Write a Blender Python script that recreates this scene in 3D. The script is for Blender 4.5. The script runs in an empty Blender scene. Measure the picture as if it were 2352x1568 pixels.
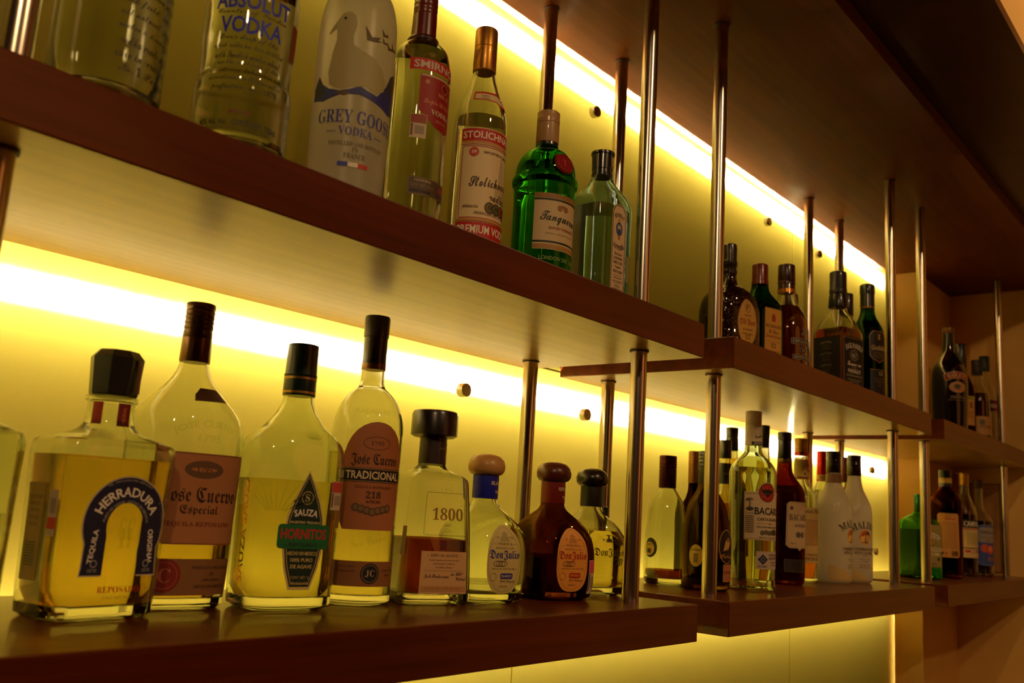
import bpy, bmesh, math, random
from mathutils import Vector, Matrix
from mathutils.geometry import tessellate_polygon
R = math.radians
random.seed(7)
SC = bpy.context.scene
COL = SC.collection

# ------------------------------------------------------------------ camera
def make_camera():
    yaw, pitch, roll = 0.8679, 0.1795, 0.0621
    f = Vector((math.sin(yaw)*math.cos(pitch), math.cos(yaw)*math.cos(pitch), math.sin(pitch)))
    r = Vector((math.cos(yaw), -math.sin(yaw), 0)); u = r.cross(f)
    r2 = r*math.cos(roll)+u*math.sin(roll); u2 = -r*math.sin(roll)+u*math.cos(roll)
    cd = bpy.data.cameras.new('camera'); co = bpy.data.objects.new('camera', cd); COL.objects.link(co)
    m = Matrix((r2, u2, -f)).transposed().to_4x4(); m.translation = Vector((-1.2561, -1.0283, 0.1188))
    co.matrix_world = m
    cd.sensor_fit = 'HORIZONTAL'; cd.sensor_width = 36.0; cd.lens = 36.0*2126.7/2352
    cd.clip_start = 0.02; cd.clip_end = 60
    cd.dof.use_dof = True; cd.dof.focus_distance = 1.32; cd.dof.aperture_fstop = 7.0
    SC.camera = co
make_camera()

# ------------------------------------------------------------------ view, world, room lamps
SC.view_settings.view_transform = 'Standard'; SC.view_settings.look = 'None'
SC.view_settings.gamma = 1.0; SC.view_settings.use_curve_mapping = False
SC.view_settings.exposure = 0.0
cy = SC.cycles
cy.max_bounces = 18; cy.diffuse_bounces = 5; cy.glossy_bounces = 6; cy.transmission_bounces = 16; cy.transparent_max_bounces = 12
cy.sample_clamp_indirect = 6.0; cy.blur_glossy = 0.6
cy.use_denoising = True
W = bpy.data.worlds.new('room_air'); SC.world = W; W.use_nodes = True
W.node_tree.nodes['Background'].inputs[0].default_value = (1.0, 0.55, 0.25, 1); W.node_tree.nodes['Background'].inputs[1].default_value = 0.01

LED_STRENGTH = 2500.0
LED_COLOR = (1.0, 0.86, 0.60)
LAMP_COLOR = (1.0, 0.62, 0.29)
def area_lamp(name, loc, aim, size, power, col=LAMP_COLOR, shape='DISK'):
    d = bpy.data.lights.new(name, 'AREA'); d.energy = power; d.color = col; d.size = size; d.shape = shape
    o = bpy.data.objects.new(name, d); COL.objects.link(o); o.location = loc
    o.rotation_euler = (Vector(aim)-Vector(loc)).to_track_quat('-Z', 'Y').to_euler()
    return o
area_lamp('ceiling_lamp', (-0.6, -2.7, 1.9), (-0.2, -0.2, 0.2), 0.10, 15.0)
area_lamp('ceiling_lamp', (1.3, -1.35, 2.12), (0.9, -0.2, 0.2), 0.08, 7.5)
area_lamp('ceiling_lamp', (2.25, -0.89, 1.72), (0.9, -0.5, 0.9), 0.10, 0.8)
area_lamp('ceiling_lamp', (-2.3, -1.9, 1.6), (-0.5, -0.2, 0.2), 0.12, 10.0)
area_lamp('room_glow', (0.4, -3.6, 0.9), (0.6, 0.0, 0.4), 1.6, 3.2, col=(1.0, 0.30, 0.06))

# ------------------------------------------------------------------ materials
def lin(c):
    c /= 255.0
    return c/12.92 if c <= 0.04045 else ((c+0.055)/1.055)**2.4
def rgb(*c):
    if len(c) == 1: c = c[0]
    return (lin(c[0]), lin(c[1]), lin(c[2]), 1)
MATS = {}
def nodes(name):
    m = bpy.data.materials.new(name); m.use_nodes = True; nt = m.node_tree; nt.nodes.clear()
    out = nt.nodes.new('ShaderNodeOutputMaterial')
    return m, nt, out
def mat(name, c, rough=0.5, metal=0.0, coat=0.0, spec=0.5, noise=0.0, scale=40):
    if name in MATS: return MATS[name]
    m, nt, out = nodes(name); p = nt.nodes.new('ShaderNodeBsdfPrincipled')
    p.inputs['Base Color'].default_value = c; p.inputs['Roughness'].default_value = rough; p.inputs['Metallic'].default_value = metal
    p.inputs['Coat Weight'].default_value = coat; p.inputs['Coat Roughness'].default_value = 0.08; p.inputs['Specular IOR Level'].default_value = spec
    if noise:
        tc = nt.nodes.new('ShaderNodeTexCoord'); n = nt.nodes.new('ShaderNodeTexNoise'); n.inputs['Scale'].default_value = scale
        mx = nt.nodes.new('ShaderNodeMix'); mx.data_type = 'RGBA'; mx.inputs[6].default_value = c
        mx.inputs[7].default_value = tuple(v*(1-noise) for v in c[:3])+(1,)
        nt.links.new(tc.outputs['Object'], n.inputs['Vector']); nt.links.new(n.outputs['Fac'], mx.inputs[0]); nt.links.new(mx.outputs[2], p.inputs['Base Color'])
    nt.links.new(p.outputs[0], out.inputs[0]); MATS[name] = m
    return m
def matte(name, c):
    m, nt, out = nodes(name); d = nt.nodes.new('ShaderNodeBsdfDiffuse'); d.inputs[0].default_value = c; d.inputs[1].default_value = 0.4
    nt.links.new(d.outputs[0], out.inputs[0]); return m
def paint(c):                       # flat print ink / paper of an sRGB colour
    return mat('ink_%02x%02x%02x' % tuple(c), rgb(c), 0.55)
def foil(c):
    return mat('foil_%02x%02x%02x' % tuple(c), rgb(c), 0.32, 0.75)
def glass(name, c, ior=1.5, rough=0.0):
    if name in MATS: return MATS[name]
    m, nt, out = nodes(name); g = nt.nodes.new('ShaderNodeBsdfGlass')
    g.inputs['Color'].default_value = (*c, 1); g.inputs['Roughness'].default_value = rough; g.inputs['IOR'].default_value = ior
    nt.links.new(g.outputs[0], out.inputs[0]); MATS[name] = m
    return m
def frosted(name, c, w=0.5, rough=0.3, tint=(0.95, 0.95, 0.9)):
    if name in MATS: return MATS[name]
    m, nt, out = nodes(name); g = nt.nodes.new('ShaderNodeBsdfGlass'); g.inputs['Roughness'].default_value = rough; g.inputs['IOR'].default_value = 1.3
    g.inputs['Color'].default_value = (*tint, 1)
    t = nt.nodes.new('ShaderNodeBsdfTranslucent'); t.inputs[0].default_value = c
    p = nt.nodes.new('ShaderNodeBsdfPrincipled'); p.inputs['Base Color'].default_value = c; p.inputs['Roughness'].default_value = 0.3
    a = nt.nodes.new('ShaderNodeMixShader'); a.inputs[0].default_value = 0.5; nt.links.new(t.outputs[0], a.inputs[1]); nt.links.new(p.outputs[0], a.inputs[2])
    b = nt.nodes.new('ShaderNodeMixShader'); b.inputs[0].default_value = w; nt.links.new(g.outputs[0], b.inputs[1]); nt.links.new(a.outputs[0], b.inputs[2])
    nt.links.new(b.outputs[0], out.inputs[0]); MATS[name] = m
    return m
def wood(name, c1, c2, rough=0.35, coat=0.3, axis=0, bump=0.02, coatr=0.12, spec=0.4, tint=(1, 1, 1, 1)):
    if name in MATS: return MATS[name]
    m, nt, out = nodes(name); N = nt.nodes.new; L = nt.links.new
    tc = N('ShaderNodeTexCoord'); mp = N('ShaderNodeMapping'); s = [60, 60, 60]; s[axis] = 2.2; mp.inputs['Scale'].default_value = s
    n1 = N('ShaderNodeTexNoise'); n1.inputs['Scale'].default_value = 1.0; n1.inputs['Detail'].default_value = 6; n1.inputs['Roughness'].default_value = 0.65
    n2 = N('ShaderNodeTexNoise'); n2.inputs['Scale'].default_value = 2.3; n2.inputs['Detail'].default_value = 3
    L(tc.outputs['Object'], mp.inputs[0]); L(mp.outputs[0], n1.inputs['Vector']); L(tc.outputs['Object'], n2.inputs['Vector'])
    ad = N('ShaderNodeMath'); ad.operation = 'ADD'; L(n1.outputs['Fac'], ad.inputs[0])
    mu = N('ShaderNodeMath'); mu.operation = 'MULTIPLY_ADD'; L(n2.outputs['Fac'], mu.inputs[0]); mu.inputs[1].default_value = 0.6; mu.inputs[2].default_value = -0.3; L(mu.outputs[0], ad.inputs[1])
    cr = N('ShaderNodeValToRGB'); cr.color_ramp.elements[0].position = 0.3; cr.color_ramp.elements[1].position = 0.7
    cr.color_ramp.elements[0].color = (*c1, 1); cr.color_ramp.elements[1].color = (*c2, 1); L(ad.outputs[0], cr.inputs[0])
    p = N('ShaderNodeBsdfPrincipled'); p.inputs['Roughness'].default_value = rough; p.inputs['Coat Weight'].default_value = coat; p.inputs['Coat Roughness'].default_value = coatr; p.inputs['Specular IOR Level'].default_value = spec; p.inputs['Specular Tint'].default_value = tint
    L(cr.outputs[0], p.inputs['Base Color'])
    b = N('ShaderNodeBump'); b.inputs['Strength'].default_value = 0.25; b.inputs['Distance'].default_value = bump*0.01; L(n1.outputs['Fac'], b.inputs['Height']); L(b.outputs[0], p.inputs['Normal'])
    L(p.outputs[0], out.inputs[0]); MATS[name] = m
    return m
def panel_mat():
    m, nt, out = nodes('frosted_panel_glass'); N = nt.nodes.new; L = nt.links.new
    t = N('ShaderNodeBsdfTranslucent'); t.inputs[0].default_value = (0.90, 0.77, 0.16, 1)
    p = N('ShaderNodeBsdfPrincipled'); p.inputs['Base Color'].default_value = (0.32, 0.24, 0.006, 1); p.inputs['Roughness'].default_value = 0.25
    p.inputs['Coat Weight'].default_value = 0.12; p.inputs['Specular IOR Level'].default_value = 0.25; p.inputs['Coat Roughness'].default_value = 0.06
    f = N('ShaderNodeBsdfRefraction'); f.distribution = 'BECKMANN'; f.inputs['Color'].default_value = (1.0, 0.94, 0.74, 1); f.inputs['Roughness'].default_value = 0.68; f.inputs['IOR'].default_value = 2.0
    b = N('ShaderNodeMixShader'); b.inputs[0].default_value = 0.935; L(t.outputs[0], b.inputs[1]); L(f.outputs[0], b.inputs[2])
    a = N('ShaderNodeMixShader'); a.inputs[0].default_value = 0.35; L(b.outputs[0], a.inputs[1]); L(p.outputs[0], a.inputs[2]); L(a.outputs[0], out.inputs[0])
    return m
def clear_mat():
    m, nt, out = nodes('clear_glass_edge'); t = nt.nodes.new('ShaderNodeBsdfTransparent'); t.inputs[0].default_value = (0.95, 0.97, 0.9, 1); nt.links.new(t.outputs[0], out.inputs[0]); return m
def led_mat():
    m, nt, out = nodes('led_light'); e = nt.nodes.new('ShaderNodeEmission'); e.inputs[0].default_value = (*LED_COLOR, 1); e.inputs[1].default_value = LED_STRENGTH
    nt.links.new(e.outputs[0], out.inputs[0]); return m
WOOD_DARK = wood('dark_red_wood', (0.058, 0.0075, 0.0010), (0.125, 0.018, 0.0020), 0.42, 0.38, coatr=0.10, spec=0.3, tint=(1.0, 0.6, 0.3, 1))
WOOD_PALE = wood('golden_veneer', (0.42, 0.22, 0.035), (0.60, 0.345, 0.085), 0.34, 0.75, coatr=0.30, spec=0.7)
WOOD_CANOPY = wood('canopy_wood', (0.105, 0.021, 0.002), (0.165, 0.037, 0.004), 0.55, 0.0, spec=0.25, tint=(1.0, 0.55, 0.20, 1))
STEEL = mat('brushed_steel', (0.70, 0.64, 0.55, 1), 0.22, 1.0)
RUBBER = mat('dark_rust_ring', (0.06, 0.02, 0.01, 1), 0.6)
ROOMWALL = mat('dark_room_wall', (0.14, 0.06, 0.02, 1), 0.8)
PLASTER = mat('ochre_plaster', (0.90, 0.56, 0.14, 1), 0.8, noise=0.15, scale=6)

# ------------------------------------------------------------------ mesh helpers
def link(o, parent=None):
    COL.objects.link(o)
    if parent is not None: o.parent = parent
    return o
def mesh_obj(name, verts, faces, m, parent=None, smooth=None, mi=None):
    me = bpy.data.meshes.new(name); me.from_pydata(verts, [], faces); me.validate(clean_customdata=False)
    for mm in (m if isinstance(m, (list, tuple)) else [m]): me.materials.append(mm)
    if mi:
        for p, i in zip(me.polygons, mi): p.material_index = i
    if smooth is not None:
        for p in me.polygons: p.use_smooth = True
        me.set_sharp_from_angle(angle=R(smooth))
    me.update()
    return link(bpy.data.objects.new(name, me), parent)
def box_vf(x0, x1, y0, y1, z0, z1):
    v = [(x, y, z) for z in (z0, z1) for y in (y0, y1) for x in (x0, x1)]
    f = [(0, 2, 3, 1), (4, 5, 7, 6), (0, 1, 5, 4), (2, 6, 7, 3), (0, 4, 6, 2), (1, 3, 7, 5)]   # bottom top front back left right
    return v, f
def box(name, b, m, parent=None, bevel=0.0, mi=None):
    v, f = box_vf(*b); o = mesh_obj(name, v, f, m, parent, mi=mi)
    if bevel:
        bm = bmesh.new(); bm.from_mesh(o.data)
        bmesh.ops.bevel(bm, geom=bm.edges[:], offset=bevel, segments=2, profile=0.5, affect='EDGES', clamp_overlap=True)
        for fc in bm.faces: fc.smooth = True
        bm.to_mesh(o.data); bm.free(); o.data.set_sharp_from_angle(angle=R(12))
    return o
def boxes(name, bl, m, parent=None):
    V, F = [], []
    for b in bl:
        v, f = box_vf(*b); k = len(V); V += v; F += [tuple(i+k for i in q) for q in f]
    return mesh_obj(name, V, F, m, parent)
def tag(o, label, cat, group=None, kind=None):
    if label: o['label'] = label
    if cat: o['category'] = cat
    if group: o['group'] = group
    if kind: o['kind'] = kind
    return o
def structure(o): o['kind'] = 'structure'; return o
def empty(name, loc, rz=0.0):
    o = bpy.data.objects.new(name, None); COL.objects.link(o); o.location = loc; o.rotation_euler = (0, 0, R(rz)); o.empty_display_size = 0.05
    return o
def sgnpow(v, e): return math.copysign(abs(v)**e, v)
def section(a, b, n, k):
    o = []
    for i in range(k):
        t = 2*math.pi*i/k; o.append((a*sgnpow(math.sin(t), 2.0/n), -b*sgnpow(math.cos(t), 2.0/n)))
    return o
def pchip(pts, sub):
    """monotone smooth interpolation of a list of tuples along chord length"""
    n = len(pts)
    if n < 3: return list(pts)
    t = [0.0]
    for i in range(1, n): t.append(t[-1]+max(1e-5, math.sqrt(sum((pts[i][j]-pts[i-1][j])**2 for j in range(2)))))
    D = len(pts[0]); out = []
    h = [t[i+1]-t[i] for i in range(n-1)]
    sl = []
    for j in range(D):
        d = [(pts[i+1][j]-pts[i][j])/h[i] for i in range(n-1)]; m = [0.0]*n
        m[0], m[-1] = d[0], d[-1]
        for i in range(1, n-1):
            if d[i-1]*d[i] <= 0: m[i] = 0.0
            else:
                w1, w2 = 2*h[i]+h[i-1], h[i]+2*h[i-1]; m[i] = (w1+w2)/(w1/d[i-1]+w2/d[i])
        sl.append(m)
    for i in range(n-1):
        k = sub if h[i] > 0.0035 else 1
        for s in range(k):
            u = s/k; u2, u3 = u*u, u*u*u
            out.append(tuple((2*u3-3*u2+1)*pts[i][j]+(u3-2*u2+u)*h[i]*sl[j][i]+(-2*u3+3*u2)*pts[i+1][j]+(u3-u2)*h[i]*sl[j][i+1] for j in range(D)))
    out.append(tuple(pts[-1]))
    return out
def full(rings):            # (z,r) or (z,a,b,n) -> (z,a,b,n)
    return [(q[0], q[1], q[1], 2.0) if len(q) == 2 else tuple(q) for q in rings]
def loft_vf(rings, seg):
    V, F = [], []
    for (z, a, b, n) in rings:
        for (x, y) in section(a, b, n, seg): V.append((x, y, z))
    nr = len(rings)
    for i in range(nr-1):
        for k in range(seg):
            k2 = (k+1) % seg
            F.append((i*seg+k, i*seg+k2, (i+1)*seg+k2, (i+1)*seg+k))
    F.append(tuple(reversed(range(seg)))); F.append(tuple((nr-1)*seg+k for k in range(seg)))
    return V, F
def loft(name, rings, m, parent=None, seg=32, smooth=35, mi=None):
    V, F = loft_vf(full(rings), seg)
    return mesh_obj(name, V, F, m, parent, smooth)
def ngon_cyl(name, x, y, z0, z1, r, m, parent=None, seg=32):
    o = loft(name, [(z0, r), (z1, r)], m, parent, seg)
    for v in o.data.vertices: v.co.x += x; v.co.y += y
    return o

# ------------------------------------------------------------------ lettering
OFFS = {'serif': (0x1D400, 0x1D41A, 0x1D7CE), 'ital': (0x1D468, 0x1D482, 0x1D7CE), 'script': (0x1D4D0, 0x1D4EA, 0x1D7CE),
        'frak': (0x1D56C, 0x1D586, 0x1D7CE), 'sansb': (0x1D5D4, 0x1D5EE, 0x1D7EC), 'sansi': (0x1D63C, 0x1D656, 0x1D7EC)}
def style(s, font):
    if font in ('sans', 'sansb'): return s
    if font == 'ital': font = 'serif'
    U, Lw, D = OFFS[font]; o = ''
    for ch in s:
        if 'A' <= ch <= 'Z': o += chr(U+ord(ch)-65)
        elif 'a' <= ch <= 'z': o += chr(Lw+ord(ch)-97)
        elif '0' <= ch <= '9': o += chr(D+ord(ch)-48)
        else: o += ch
    return o
TXT = {}; SRC = {}
def text2d(s, font, res=2):
    key = (s, font, res)
    if key in TXT: return TXT[key]
    if 'o' not in SRC:
        SRC['c'] = bpy.data.curves.new('lettering_source', 'FONT'); SRC['c'].fill_mode = 'FRONT'; SRC['o'] = bpy.data.objects.new('lettering_source', SRC['c'])
    c, o = SRC['c'], SRC['o']; c.body = style(s, font); c.resolution_u = res; c.offset = {'sansb': 0.022, 'script': 0.010}.get(font, 0.0); c.shear = 0.22 if font == 'ital' else 0.0
    me = o.to_mesh()
    V = [(v.co.x, v.co.y) for v in me.vertices]; F = [tuple(p.vertices) for p in me.polygons]
    o.to_mesh_clear()
    if V:
        x0, x1 = min(v[0] for v in V), max(v[0] for v in V); y0, y1 = min(v[1] for v in V), max(v[1] for v in V)
        sx, sy = max(1e-6, x1-x0), max(1e-6, y1-y0)
        V = [((v[0]-(x0+x1)/2)/sx, (v[1]-(y0+y1)/2)/sy) for v in V]
    else: sx = sy = 1.0
    TXT[key] = (V, F, sx/sy)
    return TXT[key]
def subdivide_long(V, F, lim):
    if not V: return V, F
    bm = bmesh.new(); vs = [bm.verts.new((x, y, 0)) for x, y in V]
    for f in F:
        try: bm.faces.new([vs[i] for i in f])
        except ValueError: pass
    bmesh.ops.triangulate(bm, faces=bm.faces[:])
    for _ in range(4):
        es = [e for e in bm.edges if (e.verts[0].co-e.verts[1].co).length > lim]
        if not es: break
        bmesh.ops.subdivide_edges(bm, edges=es, cuts=1); bmesh.ops.triangulate(bm, faces=bm.faces[:])
    bm.verts.index_update()
    V2 = [(v.co.x, v.co.y) for v in bm.verts]; F2 = [tuple(v.index for v in f.verts) for f in bm.faces]; bm.free()
    return V2, F2
def circle_pts(cx, cz, rx, rz=None, k=28, a0=0.0, a1=360.0):
    rz = rx if rz is None else rz
    n = k if a1-a0 >= 360 else k+1
    return [(cx+rx*math.cos(R(a0+(a1-a0)*i/k)), cz+rz*math.sin(R(a0+(a1-a0)*i/k))) for i in range(n)]
def rrect_pts(cx, cz, w, h, r=0.002, k=4):
    P = []
    for (sx, sz, a) in ((1, 1, 0), (-1, 1, 90), (-1, -1, 180), (1, -1, 270)):
        for i in range(k+1):
            t = R(a+90*i/k); P.append((cx+sx*(w/2-r)+r*math.cos(t), cz+sz*(h/2-r)+r*math.sin(t)))
    return P

class Surf:
    """the side surface of a lofted body: (arc length from the front, height) -> point"""
    def __init__(self, rings): self.r = rings; self.cache = {}
    def at(self, z):
        r = self.r
        if z <= r[0][0]: return r[0][1:]
        for i in range(len(r)-1):
            if r[i][0] <= z <= r[i+1][0] and r[i+1][0] > r[i][0]:
                t = (z-r[i][0])/(r[i+1][0]-r[i][0]); return tuple(r[i][j]*(1-t)+r[i+1][j]*t for j in (1, 2, 3))
        return r[-1][1:]
    @staticmethod
    def tt(q):
        h = 2*q if q < 0.5 else 2*q-1
        k = h**4/(h**4+(1-h)**4)
        return math.pi/2*(k if q < 0.5 else 1+k) if q < 1 else math.pi
    def table(self, z):
        k = round(z, 3)
        if k in self.cache: return self.cache[k]
        a, b, n = self.at(k); N = 240; pts = []
        for i in range(N+1):
            t = self.tt(i/N); pts.append((a*sgnpow(math.sin(t), 2/n), -b*sgnpow(math.cos(t), 2/n)))
        L = [0.0]
        for i in range(N): L.append(L[-1]+math.hypot(pts[i+1][0]-pts[i][0], pts[i+1][1]-pts[i][1]))
        self.cache[k] = (L, N); return self.cache[k]
    zoff = 0.0
    def point(self, u, z, zref, off):
        z += self.zoff; zref += self.zoff
        L, N = self.table(zref); s = abs(u)
        s = min(s, L[-1]); lo, hi = 0, N
        while hi-lo > 1:
            mid = (lo+hi)//2
            if L[mid] <= s: lo = mid
            else: hi = mid
        f = (s-L[lo])/max(1e-9, L[lo+1]-L[lo]); t = self.tt(lo/N)*(1-f)+self.tt((lo+1)/N)*f
        if u < 0: t = -t
        a, b, n = self.at(z)
        x, y = a*sgnpow(math.sin(t), 2/n), -b*sgnpow(math.cos(t), 2/n)
        nx, ny = sgnpow(x/a, n-1)/a, sgnpow(y/b, n-1)/b; q = math.hypot(nx, ny) or 1
        return (x+nx/q*off, y+ny/q*off, z)
class Art:
    """flat print gathered by colour on a surface, then built as one mesh per colour"""
    def __init__(self, surf, parent, zref, u0=0.0, base=0.0003):
        self.s, self.p, self.zr, self.u0, self.base, self.by, self.n = surf, parent, zref, u0, base, {}, 0
    def add(self, V, F, col, lim=0.004):
        V, F = subdivide_long(V, F, lim); self.n += 1
        off = self.base+0.00003*self.n
        key = col if isinstance(col, tuple) else col.name
        d = self.by.setdefault(key, [[], [], col]); k = len(d[0])
        d[0] += [self.s.point(self.u0+x, z, self.zr, off) for x, z in V]; d[1] += [tuple(i+k for i in f) for f in F]
    def poly(self, pts, col, holes=()):
        loops = [[Vector((x, z, 0)) for x, z in pts]]+[[Vector((x, z, 0)) for x, z in h] for h in holes]
        tris = tessellate_polygon(loops); flat = [(p.x, p.y) for l in loops for p in l]
        self.add(flat, [tuple(t) for t in tris], col)
    def rect(self, cx, cz, w, h, col, r=0.0): self.poly(rrect_pts(cx, cz, w, h, r) if r else [(cx-w/2, cz-h/2), (cx+w/2, cz-h/2), (cx+w/2, cz+h/2), (cx-w/2, cz+h/2)], col)
    def disc(self, cx, cz, r, col, rz=None): self.poly(circle_pts(cx, cz, r, rz), col)
    def ring(self, cx, cz, r, w, col, rz=None): self.poly(circle_pts(cx, cz, r, rz), col, [list(reversed(circle_pts(cx, cz, r-w, (rz or r)-w)))])
    def frame(self, cx, cz, w, h, t, col, r=0.002): self.poly(rrect_pts(cx, cz, w, h, r), col, [list(reversed(rrect_pts(cx, cz, w-2*t, h-2*t, max(0.0003, r-t))))])
    def text(self, s, font, cx, cz, h, col, w=None, arc=None, slant=0.0, rot=0.0):
        V, F, asp = text2d(s, font); w = w or h*asp
        P = []
        for (x, y) in V:
            x, y = x*w, y*h; x += y*slant
            if arc:
                t = x/abs(arc)
                if arc > 0: x, y = (arc+y)*math.sin(t), (arc+y)*math.cos(t)-arc
                else: x, y = (-arc-y)*math.sin(t), -arc-(-arc-y)*math.cos(t)
            if rot: x, y = x*math.cos(R(rot))-y*math.sin(R(rot)), x*math.sin(R(rot))+y*math.cos(R(rot))
            P.append((cx+x, cz+y))
        self.add(P, F, col, max(0.004, h*0.6))
    def lines(self, rows, font, cx, cz, h, gap, col, wmax=None):
        for i, s in enumerate(rows):
            V, F, asp = text2d(s, font); w = h*asp
            if wmax and w > wmax: w = wmax
            self.text(s, font, cx, cz-i*gap, h, col, w)
    def done(self, name='lettering'):
        for key, (V, F, col) in self.by.items():
            if V:
                o = mesh_obj(name, V, F, paint(col) if isinstance(col, tuple) else col, self.p)
                if name.startswith('raised'): o['kind'] = 'stuff'

# ------------------------------------------------------------------ bottles
GAP = 0.0002
class Bottle:
    dz = 0.0
    def __init__(self, name, label, loc, rz=0.0, group=None, cat='bottle'):
        self.o = empty(name, loc, rz); tag(self.o, label, cat, group); self.body = None; self.s = None
    def glass(self, rings, m, wall=0.0028, base=0.006, seg=48, sub=4, smooth=50, name='glass_body', solid=False):
        r = pchip(full(rings), sub); self.rings = r
        z0, a0, b0, n0 = r[0]; inset = 0.003
        outer = [(z0+0.003, a0*0.55, b0*0.55, n0), (z0, a0*0.8, b0*0.8, n0), (z0, max(a0-inset, a0*0.9), max(b0-inset, b0*0.9), n0), (z0+0.0022, a0, b0, n0)]+[q for q in r if q[0] > z0+0.003]
        self.outer = outer; self.s = Surf([q for q in outer[3:]]); self.s.zoff = self.dz
        inner = []
        for (z, a, b, n) in outer[3:]:
            if z >= z0+base: inner.append((z, max(a-wall, 0.003), max(b-wall, 0.003), n))
        self.inner = inner
        ib = inner[0]
        floor = [(z0+base+0.0005, ib[1], ib[2], ib[3]), (z0+base-0.001, ib[1]*0.9, ib[2]*0.9, ib[3]), (z0+base+0.001, ib[1]*0.5, ib[2]*0.5, ib[3])]
        self.inner = [q for q in inner if q[0] > z0+base+0.001]
        if solid: rings2 = outer
        else: rings2 = outer+list(reversed(self.inner))+floor
        V, F = loft_vf(rings2, seg); self.zf = z0+base
        self.body = mesh_obj(name, V, F, m, self.o, smooth)
        return self.body
    def liquid(self, level, m, seg=48):
        g = GAP; i0 = self.inner[0]
        rings = [(self.zf+0.0012, i0[1]*0.5, i0[2]*0.5, i0[3]), (self.zf, i0[1]*0.86, i0[2]*0.86, i0[3])]
        for (z, a, b, n) in self.inner:
            if z < level-0.001 and z > self.zf+0.001: rings.append((z, a-g, b-g, n))
        tmp = Surf(self.inner); a, b, n = tmp.at(level); rings.append((level, a-g, b-g, n))
        V, F = loft_vf(rings, seg); return mesh_obj('liquid', V, F, m, self.o, 50)
    def solid(self, name, rings, m, seg=32, smooth=35, parent=None):
        return loft(name, rings, m, parent or self.o, seg, smooth)
    def screwcap(self, z0, z1, r, m, skirt=0.62, name='cap', seg=40, ridges=4, flute=0.0):
        """metal cap: smooth skirt below, ringed screw part above"""
        zs = z0+(z1-z0)*skirt; rr = [(z0, r*0.97), (z0+0.001, r), (zs-0.002, r), (zs-0.0015, r*0.965)]
        n = ridges; dz = (z1-0.002-zs)/max(1, n)
        for i in range(n):
            rr += [(zs+dz*i, r*0.975), (zs+dz*(i+0.25), r*1.01), (zs+dz*(i+0.7), r*1.01), (zs+dz*(i+0.95), r*0.975)]
        rr += [(z1-0.002, r), (z1-0.0005, r*0.985), (z1, r*0.93)]
        return self.solid(name, rr, m, seg)
    def label(self, cz, w, h, col, u=0.0, shape='rect', name='label', r=0.001, parent=None, lab=None, pts=None, off=0.00025):
        """a paper label on the body; returns the Art to print on it"""
        s = self.s; V, F = [], []
        if shape == 'rect' and pts is None:
            nu, nv = max(2, math.ceil(w/0.003)), max(2, math.ceil(h/0.008))
            for j in range(nv+1):
                for i in range(nu+1): V.append(s.point(u-w/2+w*i/nu, cz-h/2+h*j/nv, cz, off))
            for j in range(nv):
                for i in range(nu): k = j*(nu+1)+i; F.append((k, k+1, k+nu+2, k+nu+1))
        else:
            P = pts or (circle_pts(0, 0, w/2, h/2, 40) if shape == 'oval' else rrect_pts(0, 0, w, h, r, 8))
            Q = []
            for i in range(len(P)):
                a, b = P[i], P[(i+1) % len(P)]; d = math.hypot(a[0]-b[0], a[1]-b[1]); k = max(1, math.ceil(d/0.004))
                for t in range(k): Q.append((a[0]+(b[0]-a[0])*t/k, a[1]+(b[1]-a[1])*t/k))
            N = len(Q); rings = max(3, math.ceil(max(w, h)/2/0.006))
            V.append(s.point(u, cz, cz, off))
            for j in range(1, rings+1):
                for (x, z) in Q: V.append(s.point(u+x*j/rings, cz+z*j/rings, cz, off))
            for i in range(N): F.append((0, 1+i, 1+(i+1) % N))
            for j in range(rings-1):
                for i in range(N):
                    i2 = (i+1) % N; F.append((1+j*N+i, 1+(j+1)*N+i, 1+(j+1)*N+i2, 1+j*N+i2))
        m = paint(col) if isinstance(col, tuple) else col
        o = mesh_obj(name, V, F, m, parent or self.o, 60)
        if lab: o['label'] = lab
        return Art(s, o, cz, u, off+0.00015)
    def print_on(self, cz, u=0.0): return Art(self.s, self.body, cz, u, 0.00025)
    def band(self, z0, z1, r, col, name='neck_band', parent=None):
        m = paint(col) if isinstance(col, tuple) else col
        return self.solid(name, [(z0, r), (z1, r)], m, 40, parent=parent)
class Cyl(Surf):
    def __init__(self, r): super().__init__([(-1, r, r, 2.0), (1, r, r, 2.0)])
# ================================================================== the setting
H1 = 0.4179; T = 0.0528; G2 = 0.099; X2 = 1.1757; X3 = 1.2861; ZC = 1.0061; XP = 1.9766; YP = -0.0897; XR = 2.3769; D = 0.351
XL = -1.75
PANEL = panel_mat(); CLEAR = clear_mat()
back = structure(box('wall_back', (XL, XP+0.05, 0.042, 0.10, -1.2, 2.2), matte('cavity_yellow', (0.31, 0.20, 0.002, 1))))
def panel(x0, x1, z0, z1, studs):
    v, f = box_vf(x0, x1, 0.0, 0.008, z0, z1)
    p = mesh_obj('panel', v, f, [CLEAR, PANEL], back, mi=[0, 0, 1, 0, 0, 0])
    for (sx, sz) in studs:
        o = mesh_obj('standoff_knob', *loft_vf(full([(0.0, 0.0115), (0.012, 0.0115), (0.0135, 0.0105)]), 28), STEEL, p, 40)
        o.rotation_euler = (R(90), 0, 0); o.location = (sx, 0.0, sz)
seams = [-1.75, -1.06, 0.01, 1.145, XP]
for i in range(4):
    xa, xb = seams[i]+0.0012, seams[i+1]-0.0012
    up = [(x, 0.912) for x in (0.163, 0.97, 1.318) if xa < x < xb]
    lo = [(x, z) for x, z in ((-0.163, 0.305), (0.178, 0.305), (1.757, 0.313), (1.78, 0.06)) if xa < x < xb]
    panel(xa, xb, H1-T+0.012, ZC-0.007, up)
    panel(xa, xb, -0.95, H1-T+0.009, lo)
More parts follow.
